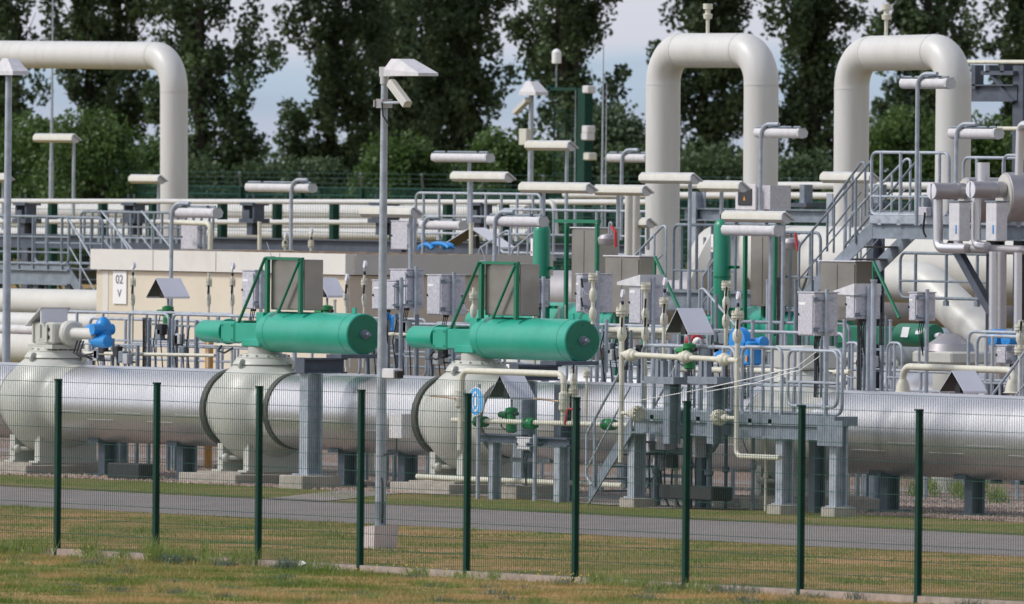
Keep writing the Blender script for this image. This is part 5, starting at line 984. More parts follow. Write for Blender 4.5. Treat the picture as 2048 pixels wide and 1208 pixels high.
# pipe rack at the upper right
t = thing('pipe_rack', 'dark steel pipe rack at the upper right corner behind the second high loop', 'rack', (XX(2035, 58), 58, gz(0, 58)))
a = P(2035, 130, 58); hcol(MB(), a.x, 58.2, 0, a.z, .34).build('column', 'steel', t); mb = MB(); ibeam(mb, (XX(1940, 58, 185), 58, ZZ(1940, 186, 58)), (a.x, 58, ZZ(2030, 186, 58)), .3, .2); mb.box((XX(1970, 58, 145), 57.9, ZZ(1975, 150, 58)), (a.x, 58.1, ZZ(1975, 142, 58))); mb.build('beam', 'steel', t)
a, b = P(1985, 150, 58), P(2028, 205, 58); MB().cyl(a, b, .06, 6).build('brace', 'steel', t)
for px in (1955, 1983, 2012): MB().box((XX(px-4, 58, 150), 57.9, ZZ(px, 178 if px == 1955 else 145, 58)), (XX(px+4, 58, 150), 58.1, ZZ(px, 130, 58))).build('pipe_shoe', 'steel', t)
cpipe('rack_pipe', 'thin cream pipe on top of the dark rack at the upper right', [(1935, 124), (2120, 124)], 58, .04); cpipe('rack_pipe', 'thin cream pipe crossing behind the column at the upper right, at lamp height', [(1990, 257), (2120, 258)], 56, .04)
# ---------------------------------------------------------------- pipe bridges and far rows (background, left to right)
def hp(label, x0, x1, y, Y, r, m='white', slope=.002, ends=None, name='far_pipe'): 
    pts = [(x0, y), (x1, y+(x1-x0)*slope)]
    if ends: pts += ends
    return cpipe(name, label, pts, Y, r, m, rf=r*3.5, seg=16, group='cream pipes of the background pipe bridge')
hp('topmost slim cream pipe of the background, bending down near the centre', -60, 1108, 402, 56, .052, ends=[(1113, 470)])
hp('second slim cream pipe of the background bridge, lower, from the left edge', -60, 1000, 443, 57, .05)
hp('upper large white pipe of the background rows', -60, 1060, 422, 70, .19, slope=.003)
hp('middle large white pipe of the background rows', -60, 1060, 446, 69, .13, slope=.003)
hp('lower large white pipe of the background rows', -60, 1060, 466, 68, .13, slope=.003)
hp('cream pipe running right of the first high loop, upper of two', 1350, 1870, 370, 60, .07, slope=.003)
hp('cream pipe running right of the first high loop, lower of two', 1130, 1870, 390, 60, .07, slope=.003)
hp('pale pipe below the lamp with the long sheet, towards the first high loop', 1100, 1300, 404, 62, .06)
for px, Y, lb in ((1258, 47, 'left'), (1272, 47.4, 'right')):
    a = P(px, 388, Y); tag(MB().cyl((a.x, Y, 0), a, .075, 14).build('riser_pipe', 'cream'), 'vertical cream pipe just left of the first high loop, the %s one' % lb, 'pipe', 'vertical cream pipes left of the first loop')
t = thing('bridge_girder', 'long dark steel girder behind the flat roof', 'girder', (XX(500, 55), 55, 0)); mb = MB(); ibeam(mb, (XX(-60, 55, 485), 55, ZZ(300, 486, 55)), (XX(1290, 55, 485), 55, ZZ(300, 486, 55)), .26, .2); mb.build('beam', 'steel', t)
for px in (60, 330, 620, 900, 1180): hcol(MB(), XX(px, 55, 500), 55, 0, ZZ(300, 500, 55), .24).build('column', 'steel', t)
t = thing('bridge_girder', 'grey steel girder between the two high loops, below the cream pipes', 'girder', (XX(1600, 55), 55, 0)); mb = MB(); ibeam(mb, (XX(1370, 55, 430), 55, ZZ(1500, 430, 55)), (XX(1870, 55, 430), 55, ZZ(1500, 430, 55)), .22, .2); mb.build('beam', 'galvd', t)
for px in (1395, 1668, 1850): hcol(MB(), XX(px, 55, 500), 55, 0, ZZ(1500, 385, 55), .2).build('column', 'galv', t)
for px, lb in ((262, 'right of the left stairs'), (500, 'above the left stainless cabinet'), (758, 'behind the camera mast'), (955, 'behind the paired lamps'), (45, 'near the left edge')):
    c = P(px, 470, 56); t = thing('pipe_saddle', 'dark steel saddle stand carrying the slim background pipes, '+lb, 'support', (c.x, 56, c.z), 'saddle stands of the background pipes'); z1 = ZZ(px, 405, 56)
    hcol(MB(), c.x, 56.1, c.z, ZZ(px, 446, 56), .2).build('stand', 'steel', t); mb = MB().box((c.x-.28, 55.9, ZZ(px, 437, 56)), (c.x+.28, 56.3, ZZ(px, 446, 56))); mb.box((c.x-.25, 55.9, z1-.06), (c.x+.25, 56.3, z1))
    for s in (-1, 1): mb.box((c.x+s*.2-.03, 55.95, ZZ(px, 437, 56)), (c.x+s*.2+.03, 56.2, z1)); mb.cyl((c.x+s*.12, 56.0, z1-.02), (c.x+s*.12, 56.0, z1+.18), .02, 6)
    mb.box((c.x-.12, 55.9, ZZ(px, 437, 56)), (c.x+.12, 56.2, ZZ(px, 420, 56))); mb.build('clamp', 'steel', t)
for px, y, lb in ((1612, 410, 'left'), (1760, 410, 'right')):
    c = P(px, y, 58); t = thing('pipe_saddle', 'small dark saddle under the cream pipes between the high loops, '+lb, 'support', c, 'saddle stands of the background pipes'); MB().box((c.x-.3, 57.8, c.z-.04), (c.x+.3, 58.3, c.z+.04)).build('stand', 'steel', t); MB().box((c.x-.08, 57.9, c.z-.25), (c.x+.08, 58.1, c.z+.4)).build('clamp', 'galvd', t)
# inner fence with thick green posts
t = thing('inner_fence', 'dark green mesh fence with thick posts before the white background pipes', 'fence', (XX(500, 64), 64, 0))
for px in (107, 207, 308, 446, 556, 670, 790, 897, 1010): x = XX(px, 64, 440); MB().box((x-.08, 63.9, 0), (x+.08, 64.06, ZZ(px, 404, 64))).build('post', 'post', t)
mb = MB(); xa_, xb_ = XX(-60, 64, 440), XX(1290, 64, 440); x = xa_; zt = ZZ(500, 406, 64)
while x < xb_: mb.cyl((x, 64.1, 2.0), (x, 64.1, zt), .004, 4); x += .10
for k in range(12): mb.cyl((xa_, 64.1, zt-.2*k), (xb_, 64.1, zt-.2*k), .006, 4)
mb.build('mesh_panel', 'wire', t)
# far boundary fence on the bank
D0 = 318.0; pA, pB = PD(-30, 352, 322), None; FY = 100.0
t = thing('far_fence', 'tall dark green boundary fence with cranked barbed wire arms before the trees', 'fence', (XX(700, FY), FY, 2.1))
xs_ = [XX(px, FY, 400) for px in (-6, 116, 237, 360, 482, 603, 724, 846, 967, 1089, 1212, 1335, 1458, 1581, 1705, 1829, 1954, 2080)]; zf = ZZ(700, 376, FY); zb = 2.15
for x in xs_:
    MB().box((x-.05, FY-.05, zb-.2), (x+.05, FY+.05, zf)).build('post', 'post', t); mb = MB().tube([(x, FY, zf), (x+.12, FY-.1, zf+.12), (x+.42, FY-.32, zf+.38)], .035, 6); mb.build('outrigger', 'galvd', t)
mb = MB(); x = xs_[0]
while x < xs_[-1]: mb.cyl((x, FY+.06, zb), (x, FY+.06, zf+.02), .009, 4); x += .1
for k in range(14): z = zf-.2*k; mb.cyl((xs_[0], FY+.06, z), (xs_[-1], FY+.06, z), .011, 4)
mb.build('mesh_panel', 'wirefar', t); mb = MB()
for q in (.12, .25, .38): mb.cyl((xs_[0], FY-.1-.22*(q-.12)/.26, zf+q), (xs_[-1], FY-.1-.22*(q-.12)/.26, zf+q), .006, 4)
mb.build('barbed_wire', 'wire', t)
# ---------------------------------------------------------------- left steel stairs and platform
AY = 47.0; az = ZZ(100, 540, AY); t = thing('left_platform', 'grey steel landing at the left edge with columns, above the large cream pipes', 'platform', (XX(80, AY), AY, 0)); xa_, xb_ = XX(-60, AY, 560), XX(140, AY, 560)
mb = MB(); ibeam(mb, (xa_, AY, az-.14), (xb_, AY, az-.14), .28, .14); ibeam(mb, (xa_, AY+1.6, az-.14), (xb_, AY+1.6, az-.14), .28, .14); mb.box((xa_, AY-.02, az), (xb_, AY, az+.12)); mb.build('beam', 'galvd', t)
mb = MB().box((xa_, AY+.05, az), (xb_, AY+1.5, az+.03)); mb.build('grating', 'tray', t)
for px in (72, 136, -20): hcol(MB(), XX(px, AY, 600), AY+.1, 0, az-.28, .2).build('column', 'steel', t)
for q in range(7): MB().cyl((xa_+q*.55, AY+.1, az-.3), (xa_+q*.55+.5, AY+.1, az-.95), .03, 6).build('lattice_bar', 'galvd', t)
railing('left_railing', 'railing of the left landing in front of the background pipes, front side', [(xa_, AY-.03, az), (xb_, AY-.03, az)], ZZ(80, 433, AY)-az, .55, (.62, .33, .12), group='tube railings', m='galvd')
railing('left_railing', 'railing of the left landing in front of the background pipes, rear side', [(xa_, AY+1.5, az), (XX(205, AY+1.5, 500), AY+1.5, az)], ZZ(80, 434, AY+1.5)-az, .8, (.5,), group='tube railings', m='galvd')
ls = thing('left_stairs', 'grey steel stairs descending to the right from the left landing to the yellow building', 'stairs', (xb_, AY, 0)); lx = XX(245, AY, 700); lz = ZZ(245, 720, AY)
stairs(ls, lx, lz, xb_, az, AY, AY+.9, 'galvd', .24)
for y in (AY-.03, AY+.93): stair_rail(ls, lx, lz, xb_, az, y, 1.0, hook=False)
ls = thing('left_stairs', 'upper grey stair rail descending to the right just above the roof of the yellow building', 'stairs', (XX(205, 52), 52, 2)); x0_, x1_ = XX(205, 52, 450), XX(300, 52, 520); z0_, z1_ = ZZ(205, 520, 52), ZZ(300, 640, 52)
stairs(ls, x1_, z1_, x0_, z0_, 52, 52.9, 'galvd', .22)
for y in (51.97, 52.93): stair_rail(ls, x1_, z1_, x0_, z0_, y, 1.0, hook=False)
railing('railing', 'grey railing low in front of the white background pipes, centre left', [(XX(160, 53.5), 53.5, ZZ(200, 482, 53.5)), (XX(425, 53.5), 53.5, ZZ(200, 482, 53.5))], .6, .3, (.5,), group='tube railings', m='galvd')
railing('railing', 'grey railing behind the flat roof, right of the camera mast', [(XX(830, 53), 53, ZZ(900, 478, 53)), (XX(1080, 53), 53, ZZ(900, 478, 53))], .9, .55, (.5,), group='tube railings', m='galv')
railing('railing', 'long pale railing behind the green gas cylinder and cabinet, to the first high loop', [(XX(1000, 50), 50, ZZ(1150, 520, 50)), (XX(1300, 50), 50, ZZ(1150, 520, 50))], ZZ(1150, 421, 50)-ZZ(1150, 520, 50), .8, (.5,), group='tube railings')
# clutter above the roof
for i, (px, yt, yb, Y, lb) in enumerate(((808, 443, 500, 48, 'the ribbed one left of the curved lamp'), (388, 448, 500, 48, 'left of the curved cream pipe'))):
    cabinet(px-26, px+10, px+26, yt, yb, Y, 'grey cabinet behind the flat roof, '+lb, sticker=False)
cpipe('bent_pipe', 'cream bent pipe standing behind the flat roof, left of the left stainless cabinet', [(340, 444), (422, 447), (420, 510)], 47.6, .05, rf=.16)
for px, yt, lb in ((519, 443, 'above the left stainless cabinet'), (942, 446, 'above the right part of the flat roof')):
    a = P(px, yt, 47.5); b = P(px, 512, 47.5); tag(MB().cyl(b, a, .04, 10).build('standpipe', 'ivory'), 'thin cream standpipe behind the roof, '+lb, 'pipe', 'cream standpipes behind the flat roof')
for px, gy, lb in ((570, 470, 'left'), (622, 462, 'right')):
    stack(px, gy+6, 520, 47.6, 'small riser behind the roof edge between the stainless cabinet and the mast, %s' % lb, fl=(488,), balls=(), gauge=gy, r=.025, m='ivory')
mb = MB()
for k, (px, w_) in enumerate(((852, 14), (878, 22), (897, 10))): mb.tube([P(px+w_*math.cos(a)*.9, 498-9*math.sin(a)-(k % 2)*2, 47.4+.1*k) for a in np.linspace(0, math.pi, 9)], .045, 8)
tag(mb.build('blue_hose', 'blue'), 'blue hose coils lying behind the flat roof, right of the mast', 'hose')
hood_valve(880, 940, 970, 455, 492, 48, '', 'light sheet hood tilted above the flat roof, right of the curved lamps', valve=False)
c = P(1215, 470, 36.4); t = thing('regulator', 'round grey regulator with red hose on the stainless cabinet left of the first loop', 'regulator', c); MB().lathe(c+UP*-.1, UP, [(-.08, .05), (-.06, .15), (.02, .17), (.04, .17), (.1, .12), (.12, .04)], 20).build('housing', 'insul', t); MB().tube([c+Vector((.2, -.05, .15)), c+Vector((.32, -.05, .05)), c+Vector((.34, -.05, -.2))], .03, 8).build('red_hose', 'red', t)
MB().tube(fillet([c+Vector((.05, 0, .0)), c+Vector((.05, 0, .22)), c+Vector((.13, 0, .22)), c+Vector((.13, 0, 0))], .04), .015, 6).build('handle', 'galv', t)
c = P(1582, 478, 36.4); t = thing('regulator', 'round grey regulator with a red strip beside the cabinet behind the twin lamps', 'regulator', c); MB().lathe(c+UP*-.1, UP, [(-.08, .05), (-.06, .15), (.02, .17), (.04, .17), (.1, .12), (.12, .04)], 20).build('housing', 'insul', t); MB().tube([c+Vector((.2, -.05, .1)), c+Vector((.28, -.05, -.2))], .025, 8).build('red_hose', 'red', t)
# ---------------------------------------------------------------- lamps
def lamp(px0, px1, yc, Y, pole, yb, style, label, curve=True, h=.15, shared=None, dy=0):
    a, b = P(px0, yc, Y), P(px1, yc, Y); Ls = b.x-a.x; xp = XX(pole, Y+.25, (yc+yb)/2); zb = ZZ(pole, yb, Y+.25); c = Vector(((a.x+b.x)/2, Y, a.z)); zb = max(0, zb)
    t = thing('gallery_lamp', label, 'lamp', (xp, Y+.25, zb), 'tube lamps on slim poles'); z = c.z; x0, x1 = a.x, b.x
    def prism(prof, xa, xb, ang): 
        R_ = Rx(ang); q = MB(); n = len(prof); vs = [Vector((xx, Y, z))+R_ @ Vector((0, p[0], p[1]))*(1.0 if style == 'f' else 1.15) for xx in (xa, xb) for p in prof]
        q.add(vs, [tuple(range(n))[::-1], tuple(range(n, 2*n))]+[(i, (i+1) % n, n+(i+1) % n, n+i) for i in range(n)]); return q
    if style == 'f':       # diffuser towards the viewer, thin sheet above
        prism([(-.10, .035), (.13, .035), (.13, .065), (-.10, .065)], x0+.02, x1+.06, -.62).build('housing', 'lamp', t)
        prism([(-.10, .034), (.11, .034), (.08, -.05), (.03, -.085), (-.06, -.08), (-.10, -.02)], x0, x1, -.62).build('diffuser', 'diff', t, ang=50)
        prism([(-.105, .035), (.115, .035), (.085, -.053), (.03, -.09), (-.065, -.085), (-.105, -.02)], x1-.03, x1+.025, -.62).build('end_cap', 'lamp', t)
    else:
        prism([(-.09, .0), (-.075, .05), (.04, .07), (.09, .02), (.08, -.05), (0, -.085), (-.07, -.065)], x0, x1, -.15).build('housing', 'plas', t, ang=60)
        prism([(-.095, .0), (-.08, .055), (.04, .075), (.095, .02), (.085, -.055), (0, -.09), (-.075, -.07)], x1-.03, x1+.03, -.15).build('end_cap', 'lamp', t)
        m1 = MB().cyl((x0-.02, Y, z+.10), (x1-.05, Y, z+.10), .018, 8); m1.build('mounting_bar', 'galvd', t); MB().box((x0-.03, Y-.055, z+.082), (x1+.05, Y+.055, z+.09)).build('top_sheet', 'galvd', t)
        for k in (.22, .8): x = x0+(x1-x0)*k; MB().box((x-.03, Y-.03, z+.04), (x+.03, Y+.03, z+.12)).build('clip', 'dark', t)
    if curve:
        xp = XX(pole, Y-.12, (yc+yb)/2); pts = fillet([(xp, Y-.12, zb), (xp, Y-.12, z+.15), (xp+.42, Y-.02, z+.15)], .26, 7); MB().tube(pts, .036, 10).build('pole', 'galv', t)
    else: MB().cyl((xp, Y+.25, zb), (xp, Y+.25, z+.02), .036, 10).cyl((xp, Y+.25, z+.03), (xp, Y, z+.05), .02, 8).build('pole', 'galv', t)
    return t
LM = [(73, 150, 277, 60, 147, 470, 'f', 'lamp under the high pipe at upper left, right of the antenna mast', 0), (264, 322, 359, 60, 317, 470, 'f', 'lamp half hidden behind the vertical leg of the left high pipe', 0), (-30, 16, 356, 58, 6, 460, 'f', 'lamp at the far left edge behind the left mast', 0),
      (498, 624, 374, 47.5, 582, 520, 'b', 'long grey lamp seen from behind, above the left stainless cabinet', 1), (352, 434, 424, 31.5, 342, 735, 'b', 'lamp on a curved pole in front of the building, above the hood by sign 02', 1),
      (727, 830, 424, 30.5, 821, 620, 'f', 'bright cream lamp just behind the camera mast', 0), (846, 925, 449, 47.5, 846, 520, 'b', 'lamp on a curved pole rising behind the flat roof, right of the mast', 1),
      (870, 979, 314, 48.5, 938, 480, 'b', 'upper lamp of the two at the same pole, seen from behind, right of the mast', 0), (908, 1017, 354, 48, 942, 480, 'f', 'lower cream lamp of the pair right of the mast', 0),
      (982, 1086, 441, 31.2, 989, 620, 'b', 'lamp on a curved pole left of the upright green gas cylinder at the centre', 1), (1057, 1142, 292, 52, 1133, 480, 'f', 'cream lamp before the green lattice tower', 0),
      (1045, 1180, 376, 40, 1087, 470, 'f', 'longest lamp, above the upright green gas cylinder at the centre', 0), (1194, 1292, 381, 44, 1236, 480, 'f', 'lamp just left of the first high loop, lower one', 0), (1221, 1296, 315, 54, 1243, 480, 'b', 'lamp just left of the first high loop, upper one, seen from behind', 1),
      (1286, 1389, 357, 38.8, 1379, 640, 'f', 'bright lamp crossing the left leg of the first high loop', 0), (1403, 1485, 373, 42, 1443, 445, 'f', 'lamp inside the first high loop above the capped gas cylinder', 0), (1516, 1604, 265, 43, 1521, 470, 'b', 'lamp on a curved pole before the right leg of the first high loop', 1),
      (1452, 1572, 434, 31.2, 1566, 700, 'f', 'upper lamp of the twin pair left of the right stairs', 0), (1452, 1556, 459, 29.6, 1541, 740, 'b', 'lower lamp of the twin pair left of the right stairs, white and close', 0), (1648, 1746, 356, 40.5, 1690, 620, 'f', 'bright lamp crossing the left leg of the second high loop', 0),
      (1808, 1900, 166, 35.2, 1834, 450, 'b', 'highest lamp, on a tall pole within the second high loop', 1), (1905, 1996, 266, 34.8, 1912, 450, 'b', 'lamp on a curved pole before the right leg of the second high loop', 1), (1258, 1300, 446, 47.5, 1296, 500, 'f', 'small lamp partly hidden by the left leg of the first high loop', 0)]
for px0, px1, yc, Y, pl, yb, st_, lb, cv in LM: lamp(px0, px1, yc, Y, pl, yb, st_, lb, bool(cv))
# ---------------------------------------------------------------- masts
def camera_housing(t, c, ang, s=1.0, flip=1):
    R_ = Ry(ang); q = MB(); L_ = .62*s; w_ = .075*s
    prof = [(-w_, -w_*.75), (w_, -w_*.75), (w_, w_*.6), (w_*.6, w_*.9), (-w_*.6, w_*.9), (-w_, w_*.6)]
    vs = [c+R_ @ Vector((xx*flip, p[0], p[1])) for xx in (-L_/2, L_/2) for p in prof]; n = 6
    q.add(vs, [tuple(range(n)), tuple(range(n, 2*n))]+[(i, (i+1) % n, n+(i+1) % n, n+i) for i in range(n)]); return q
def mast(base, ztop, r0, r1, label, head=None, plinth=None):
    t = thing('lamp_mast', label, 'mast', base); MB().tube([base, (base.x, base.y, ztop)], [r0, r1], 16).build('pole', 'galv', t); return t
mb_ = P(760, 1075, 6.9); MYY = 6.2; bx = XX(762, MYY, 900); zt = ZZ(770, 150, MYY); print('mast', bx, zt)
t = thing('camera_mast', 'tall galvanised mast with floodlight and white camera, nearest the fence', 'mast', (bx, MYY, .3))
MB().tube([(bx, MYY, .30), (bx, MYY, 2.5), (bx, MYY, zt)], [.075, .062, .045], 18).build('pole', 'galv', t); MB().lathe((bx, MYY, .30), UP, [(0, .079), (.33, .078), (.33, .06)], 18).build('pole_sleeve', 'galvd', t)
q0_ = XX(789, MYY, 140)-bx; h = MB(); a = P(764, 138, MYY)
h.box((bx-.06, MYY-.05, zt-.02), (bx+q0_, MYY+.05, zt+.11)); h.cyl((bx, MYY, zt-.12), (bx, MYY, zt+.02), .06, 12); h.build('mast_bracket', 'lamp', t)
# floodlight: wedge shaped head reaching to the right
q0 = XX(789, MYY, 140)-bx; q1 = q0+.85; zl = ZZ(800, 152, MYY); vs = [(bx+q0-.02, MYY-.16, zl), (bx+q1, MYY-.16, zl), (bx+q1, MYY+.16, zl), (bx+q0-.02, MYY+.16, zl), (bx+q0-.02, MYY-.16, zl+.09), (bx+q1, MYY-.16, zl+.04), (bx+q1, MYY+.16, zl+.04), (bx+q0-.02, MYY+.16, zl+.09), (bx+q0+.10, MYY-.12, zl+.23), (bx+q0+.30, MYY-.12, zl+.23), (bx+q0+.30, MYY+.12, zl+.23), (bx+q0+.10, MYY+.12, zl+.23)]
MB().add(vs, [(0, 3, 2, 1), (0, 1, 5, 4), (1, 2, 6, 5), (2, 3, 7, 6), (3, 0, 4, 7), (4, 5, 9, 8), (5, 6, 10, 9), (6, 7, 11, 10), (7, 4, 8, 11), (8, 9, 10, 11)]).build('floodlight', 'plas', t, smooth=False)
cc = P(799, 187, MYY-.14); ch = camera_housing(t, cc, .62, .82); ch.build('camera_housing', 'cream', t, smooth=False); MB().cyl(cc+Vector((0, 0, -.03)), (cc.x-.05, MYY-.1, cc.z-.12), .02, 8).cyl((cc.x-.05, MYY-.1, cc.z-.12), (bx, MYY-.05, cc.z-.13), .02, 8).build('camera_arm', 'galv', t)
MB().box((bx-.09, MYY-.08, ZZ(768, 216, MYY)), (bx+.08, MYY+.08, ZZ(768, 198, MYY))).box((bx-.12, MYY-.1, ZZ(768, 214, MYY)), (bx-.09, MYY+.02, ZZ(768, 200, MYY))).build('clamp', 'insul', t)
MB().tube([(bx+.1, MYY-.1, cc.z-.12), (bx+.13, MYY-.1, cc.z-.3), (bx+.2, MYY-.05, cc.z-.42)], .012, 6).build('cable', 'black', t)
c2 = P(781, 746, MYY-.1); q = MB().bbox((c2.x-.16, MYY-.14, c2.z-.08), (c2.x+.14, MYY-.0, c2.z+.06), .01); q.build('sensor_housing', 'plas', t); MB().box((c2.x+.12, MYY-.12, c2.z-.07), (c2.x+.2, MYY-.02, c2.z+.03)).build('sensor_lens', 'black', t)
c3 = P(792, 852, MYY-.05); MB().bbox((c3.x-.1, MYY-.1, c3.z-.17), (c3.x+.22, MYY+.05, c3.z+.17), .01).build('switch_box', 'plas', t); MB().tube([(c3.x+.02, MYY-.05, c3.z-.17), (c3.x+.02, MYY-.05, c3.z-.35), (bx+.08, MYY, c3.z-.4)], .012, 6).build('cable', 'black', t)
MB().tube([(bx+.07, MYY-.03, .95), (bx+.13, MYY-.05, .85), (bx+.13, MYY-.04, .5), (bx+.08, MYY-.02, .34)], .014, 6).build('conduit', 'black', t)
tag(MB().add([(bx-.15, MYY-.19, -.25), (bx+.13, MYY-.19, -.25), (bx+.12, MYY+.15, -.25), (bx-.15, MYY+.15, -.25), (bx-.21, MYY-.2, .28), (bx+.17, MYY-.2, .31), (bx+.17, MYY+.19, .31), (bx-.21, MYY+.19, .28)], [(0, 3, 2, 1), (4, 5, 6, 7), (0, 1, 5, 4), (1, 2, 6, 5), (2, 3, 7, 6), (3, 0, 4, 7)]).build('mast_plinth', 'plinth', smooth=False), 'pinkish white concrete plinth under the tall camera mast', 'plinth')
def small_mast(px, yb, Y, yt, label, r, cam_, box=False, arm=1):
    b = P(px, yb, Y); x = b.x; z0 = max(gz(x, Y), min(b.z, 3)); zt = ZZ(px, yt, Y); t = thing('camera_mast', label, 'mast', (x, Y, z0)); MB().tube([(x, Y, z0), (x, Y, zt)], [r, r*.75], 12).build('pole', 'galv', t)
    s = 1.2; MB().add([(x-.2*s, Y-.16, zt-.02), (x+.34*s, Y-.16, zt-.02), (x+.34*s, Y+.16, zt-.02), (x-.2*s, Y+.16, zt-.02), (x-.05, Y-.1, zt+.17*s), (x+.12, Y-.1, zt+.17*s), (x+.12, Y+.1, zt+.17*s), (x-.05, Y+.1, zt+.17*s), (x-.2*s, Y-.16, zt-.09), (x+.34*s, Y-.16, zt-.09), (x+.34*s, Y+.16, zt-.09), (x-.2*s, Y+.16, zt-.09)],
        [(0, 1, 5, 4), (1, 2, 6, 5), (2, 3, 7, 6), (3, 0, 4, 7), (4, 5, 6, 7), (8, 9, 1, 0), (9, 10, 2, 1), (10, 11, 3, 2), (11, 8, 0, 3), (11, 10, 9, 8)]).build('floodlight', 'plas', t, smooth=False)
    if cam_: c = Vector((x-.2, Y-.12, zt-.32)); camera_housing(t, c, -.5, .9).build('camera_housing', 'cream', t, smooth=False); MB().cyl(c, (x, Y, zt-.45), .02, 6).build('camera_arm', 'galv', t)
    if box: MB().bbox((x-.17, Y-.2, zt-1.15), (x+.12, Y-.05, zt-.80), .01).build('yellow_box', 'diff', t)
    return t
small_mast(12, 745, 30, 140, 'galvanised mast with a small floodlight at the left edge', .075, False)
small_mast(1060, 470, 66, 182, 'small camera mast with floodlight and a yellow box, left of the green lattice tower', .07, True, True)
for px, yt, yb, Y, r, lb in ((103, -40, 420, 80, .06, 'slim pale antenna mast at upper left'), (1205, 90, 450, 70, .045, 'taller lightning rod right of the green lattice tower'), (1212, 165, 450, 72, .03, 'shorter lightning rod right of the green lattice tower'), (1150, 180, 420, 75, .025, 'thin cream pole in front of the green lattice tower')):
    x = XX(px, Y, 300); z0 = gz(x, Y); zt = ZZ(px, yt, Y); zm = z0+(zt-z0)*.5; t = thing('lightning_rod', lb, 'mast', (x, Y, z0), 'slender rods and masts'); MB().tube([(x, Y, z0), (x, Y, zm)], [r, r], 8).build('pole', 'galv' if px != 1150 else 'ivory', t); MB().tube([(x, Y, zm), (x, Y, zt)], [r*.7, r*.25], 8).build('rod', 'galv', t)
# green tower
TY_ = 84.0; z0 = gz(0, TY_); t = thing('green_tower', 'dark green equipment tower with a white beacon, platform and ladder', 'tower', (XX(1150, TY_), TY_, z0))
def tbx(px0, px1, yt, yb, d0, d1, nm, m='post'):
    a, b = P(px0, yb, TY_), P(px1, yt, TY_); MB().box((a.x, TY_+d0, max(z0, a.z) if yb < 460 else z0), (b.x, TY_+d1, b.z)).build(nm, m, t)
tbx(1159, 1177, 176, 500, -.1, .12, 'column'); tbx(1103, 1160, 175, 181, -.1, .1, 'arm'); tbx(1100, 1107, 170, 186, -.1, .1, 'arm_end'); 
for px in (1098, 1121, 1134, 1144): tbx(px, px+2, 220, 500, .1, .14, 'upright')
for y in (222, 256, 310, 345): tbx(1098, 1124, y, y+2, .1, .13, 'rail')
mb = MB()
for k in range(26): a = P(1134, 232+9*k, TY_); mb.box((a.x, TY_+.1, a.z), (XX(1146, TY_, 300), TY_+.13, a.z+.02))
mb.build('ladder', 'post', t)
a = P(1113, 128, TY_); MB().cyl((a.x, TY_, ZZ(1113, 178, TY_)), (a.x, TY_, a.z), .02, 6).build('beacon_pole', 'galvd', t); MB().lathe((a.x, TY_, a.z), UP, [(0, .04), (.02, .11), (.28, .11), (.34, .06), (.36, .01)], 14).build('beacon', 'signwhite', t)
for px, y in ((1172, 178), (1171, 258), (1170, 272), (1174, 312)): a = P(px, y, TY_-.3); MB().bbox((a.x-.1, TY_-.35, a.z-.1), (a.x+.16, TY_-.12, a.z+.08), .02).build('loudspeaker', 'plas' if y != 312 else 'diff', t)
# ---------------------------------------------------------------- extra ladders, trays, conduits and rails that crowd the middle
def cable_ladder(px, yt, yb, Y, label, w=.16):
    c = P(px, yb, Y); zt = ZZ(px, yt, Y); t = thing('cable_ladder', label, 'cable ladder', (c.x, Y, c.z), 'upright cable ladders')
    for s in (-1, 1): MB().box((c.x+s*w/2-.008, Y-.02, c.z), (c.x+s*w/2+.008, Y+.02, zt)).build('rail', 'galvd', t)
    mb = MB(); z = c.z+.05
    while z < zt: mb.box((c.x-w/2+.009, Y-.008, z), (c.x+w/2-.009, Y+.008, z+.016)); z += .09
    o = mb.build('rungs', 'galvd', t)
    for k in range(3): x = c.x-.05+.045*k; MB().tube([(x, Y-.03, c.z), (x+.01, Y-.035, (c.z+zt)/2), (x-.01, Y-.03, zt+.04)], .011, 5).build('cable', 'black', t)
for px, yt, yb, Y, lb in ((1346, 700, 830, 23.6, 'left of the left manifold bracket'), (1382, 705, 830, 23.6, 'beneath the middle ball body of the manifold'), (1458, 726, 830, 23.6, 'just left of the riser with the bent foot'), (1490, 735, 830, 24.0, 'just right of the riser with the bent foot'), (1636, 680, 795, 23.0, 'below the speckled cabinet on the front platform'), (1722, 640, 780, 25.9, 'below the right sun shield cabinet'), (1766, 630, 700, 28.6, 'left of the dark green actuator'),
      (292, 640, 735, 26.6, 'below the hood in front of the 02 building'), (800, 640, 735, 26.9, 'right of the camera mast behind the pipe'), (1256, 660, 740, 25.5, 'below the left sun shield cabinet'), (1560, 560, 690, 33, 'behind the twin lamp poles'), (1600, 600, 740, 31, 'left behind the speckled cabinet')):
    cable_ladder(px, yt, yb, Y, 'narrow upright cable ladder '+lb)
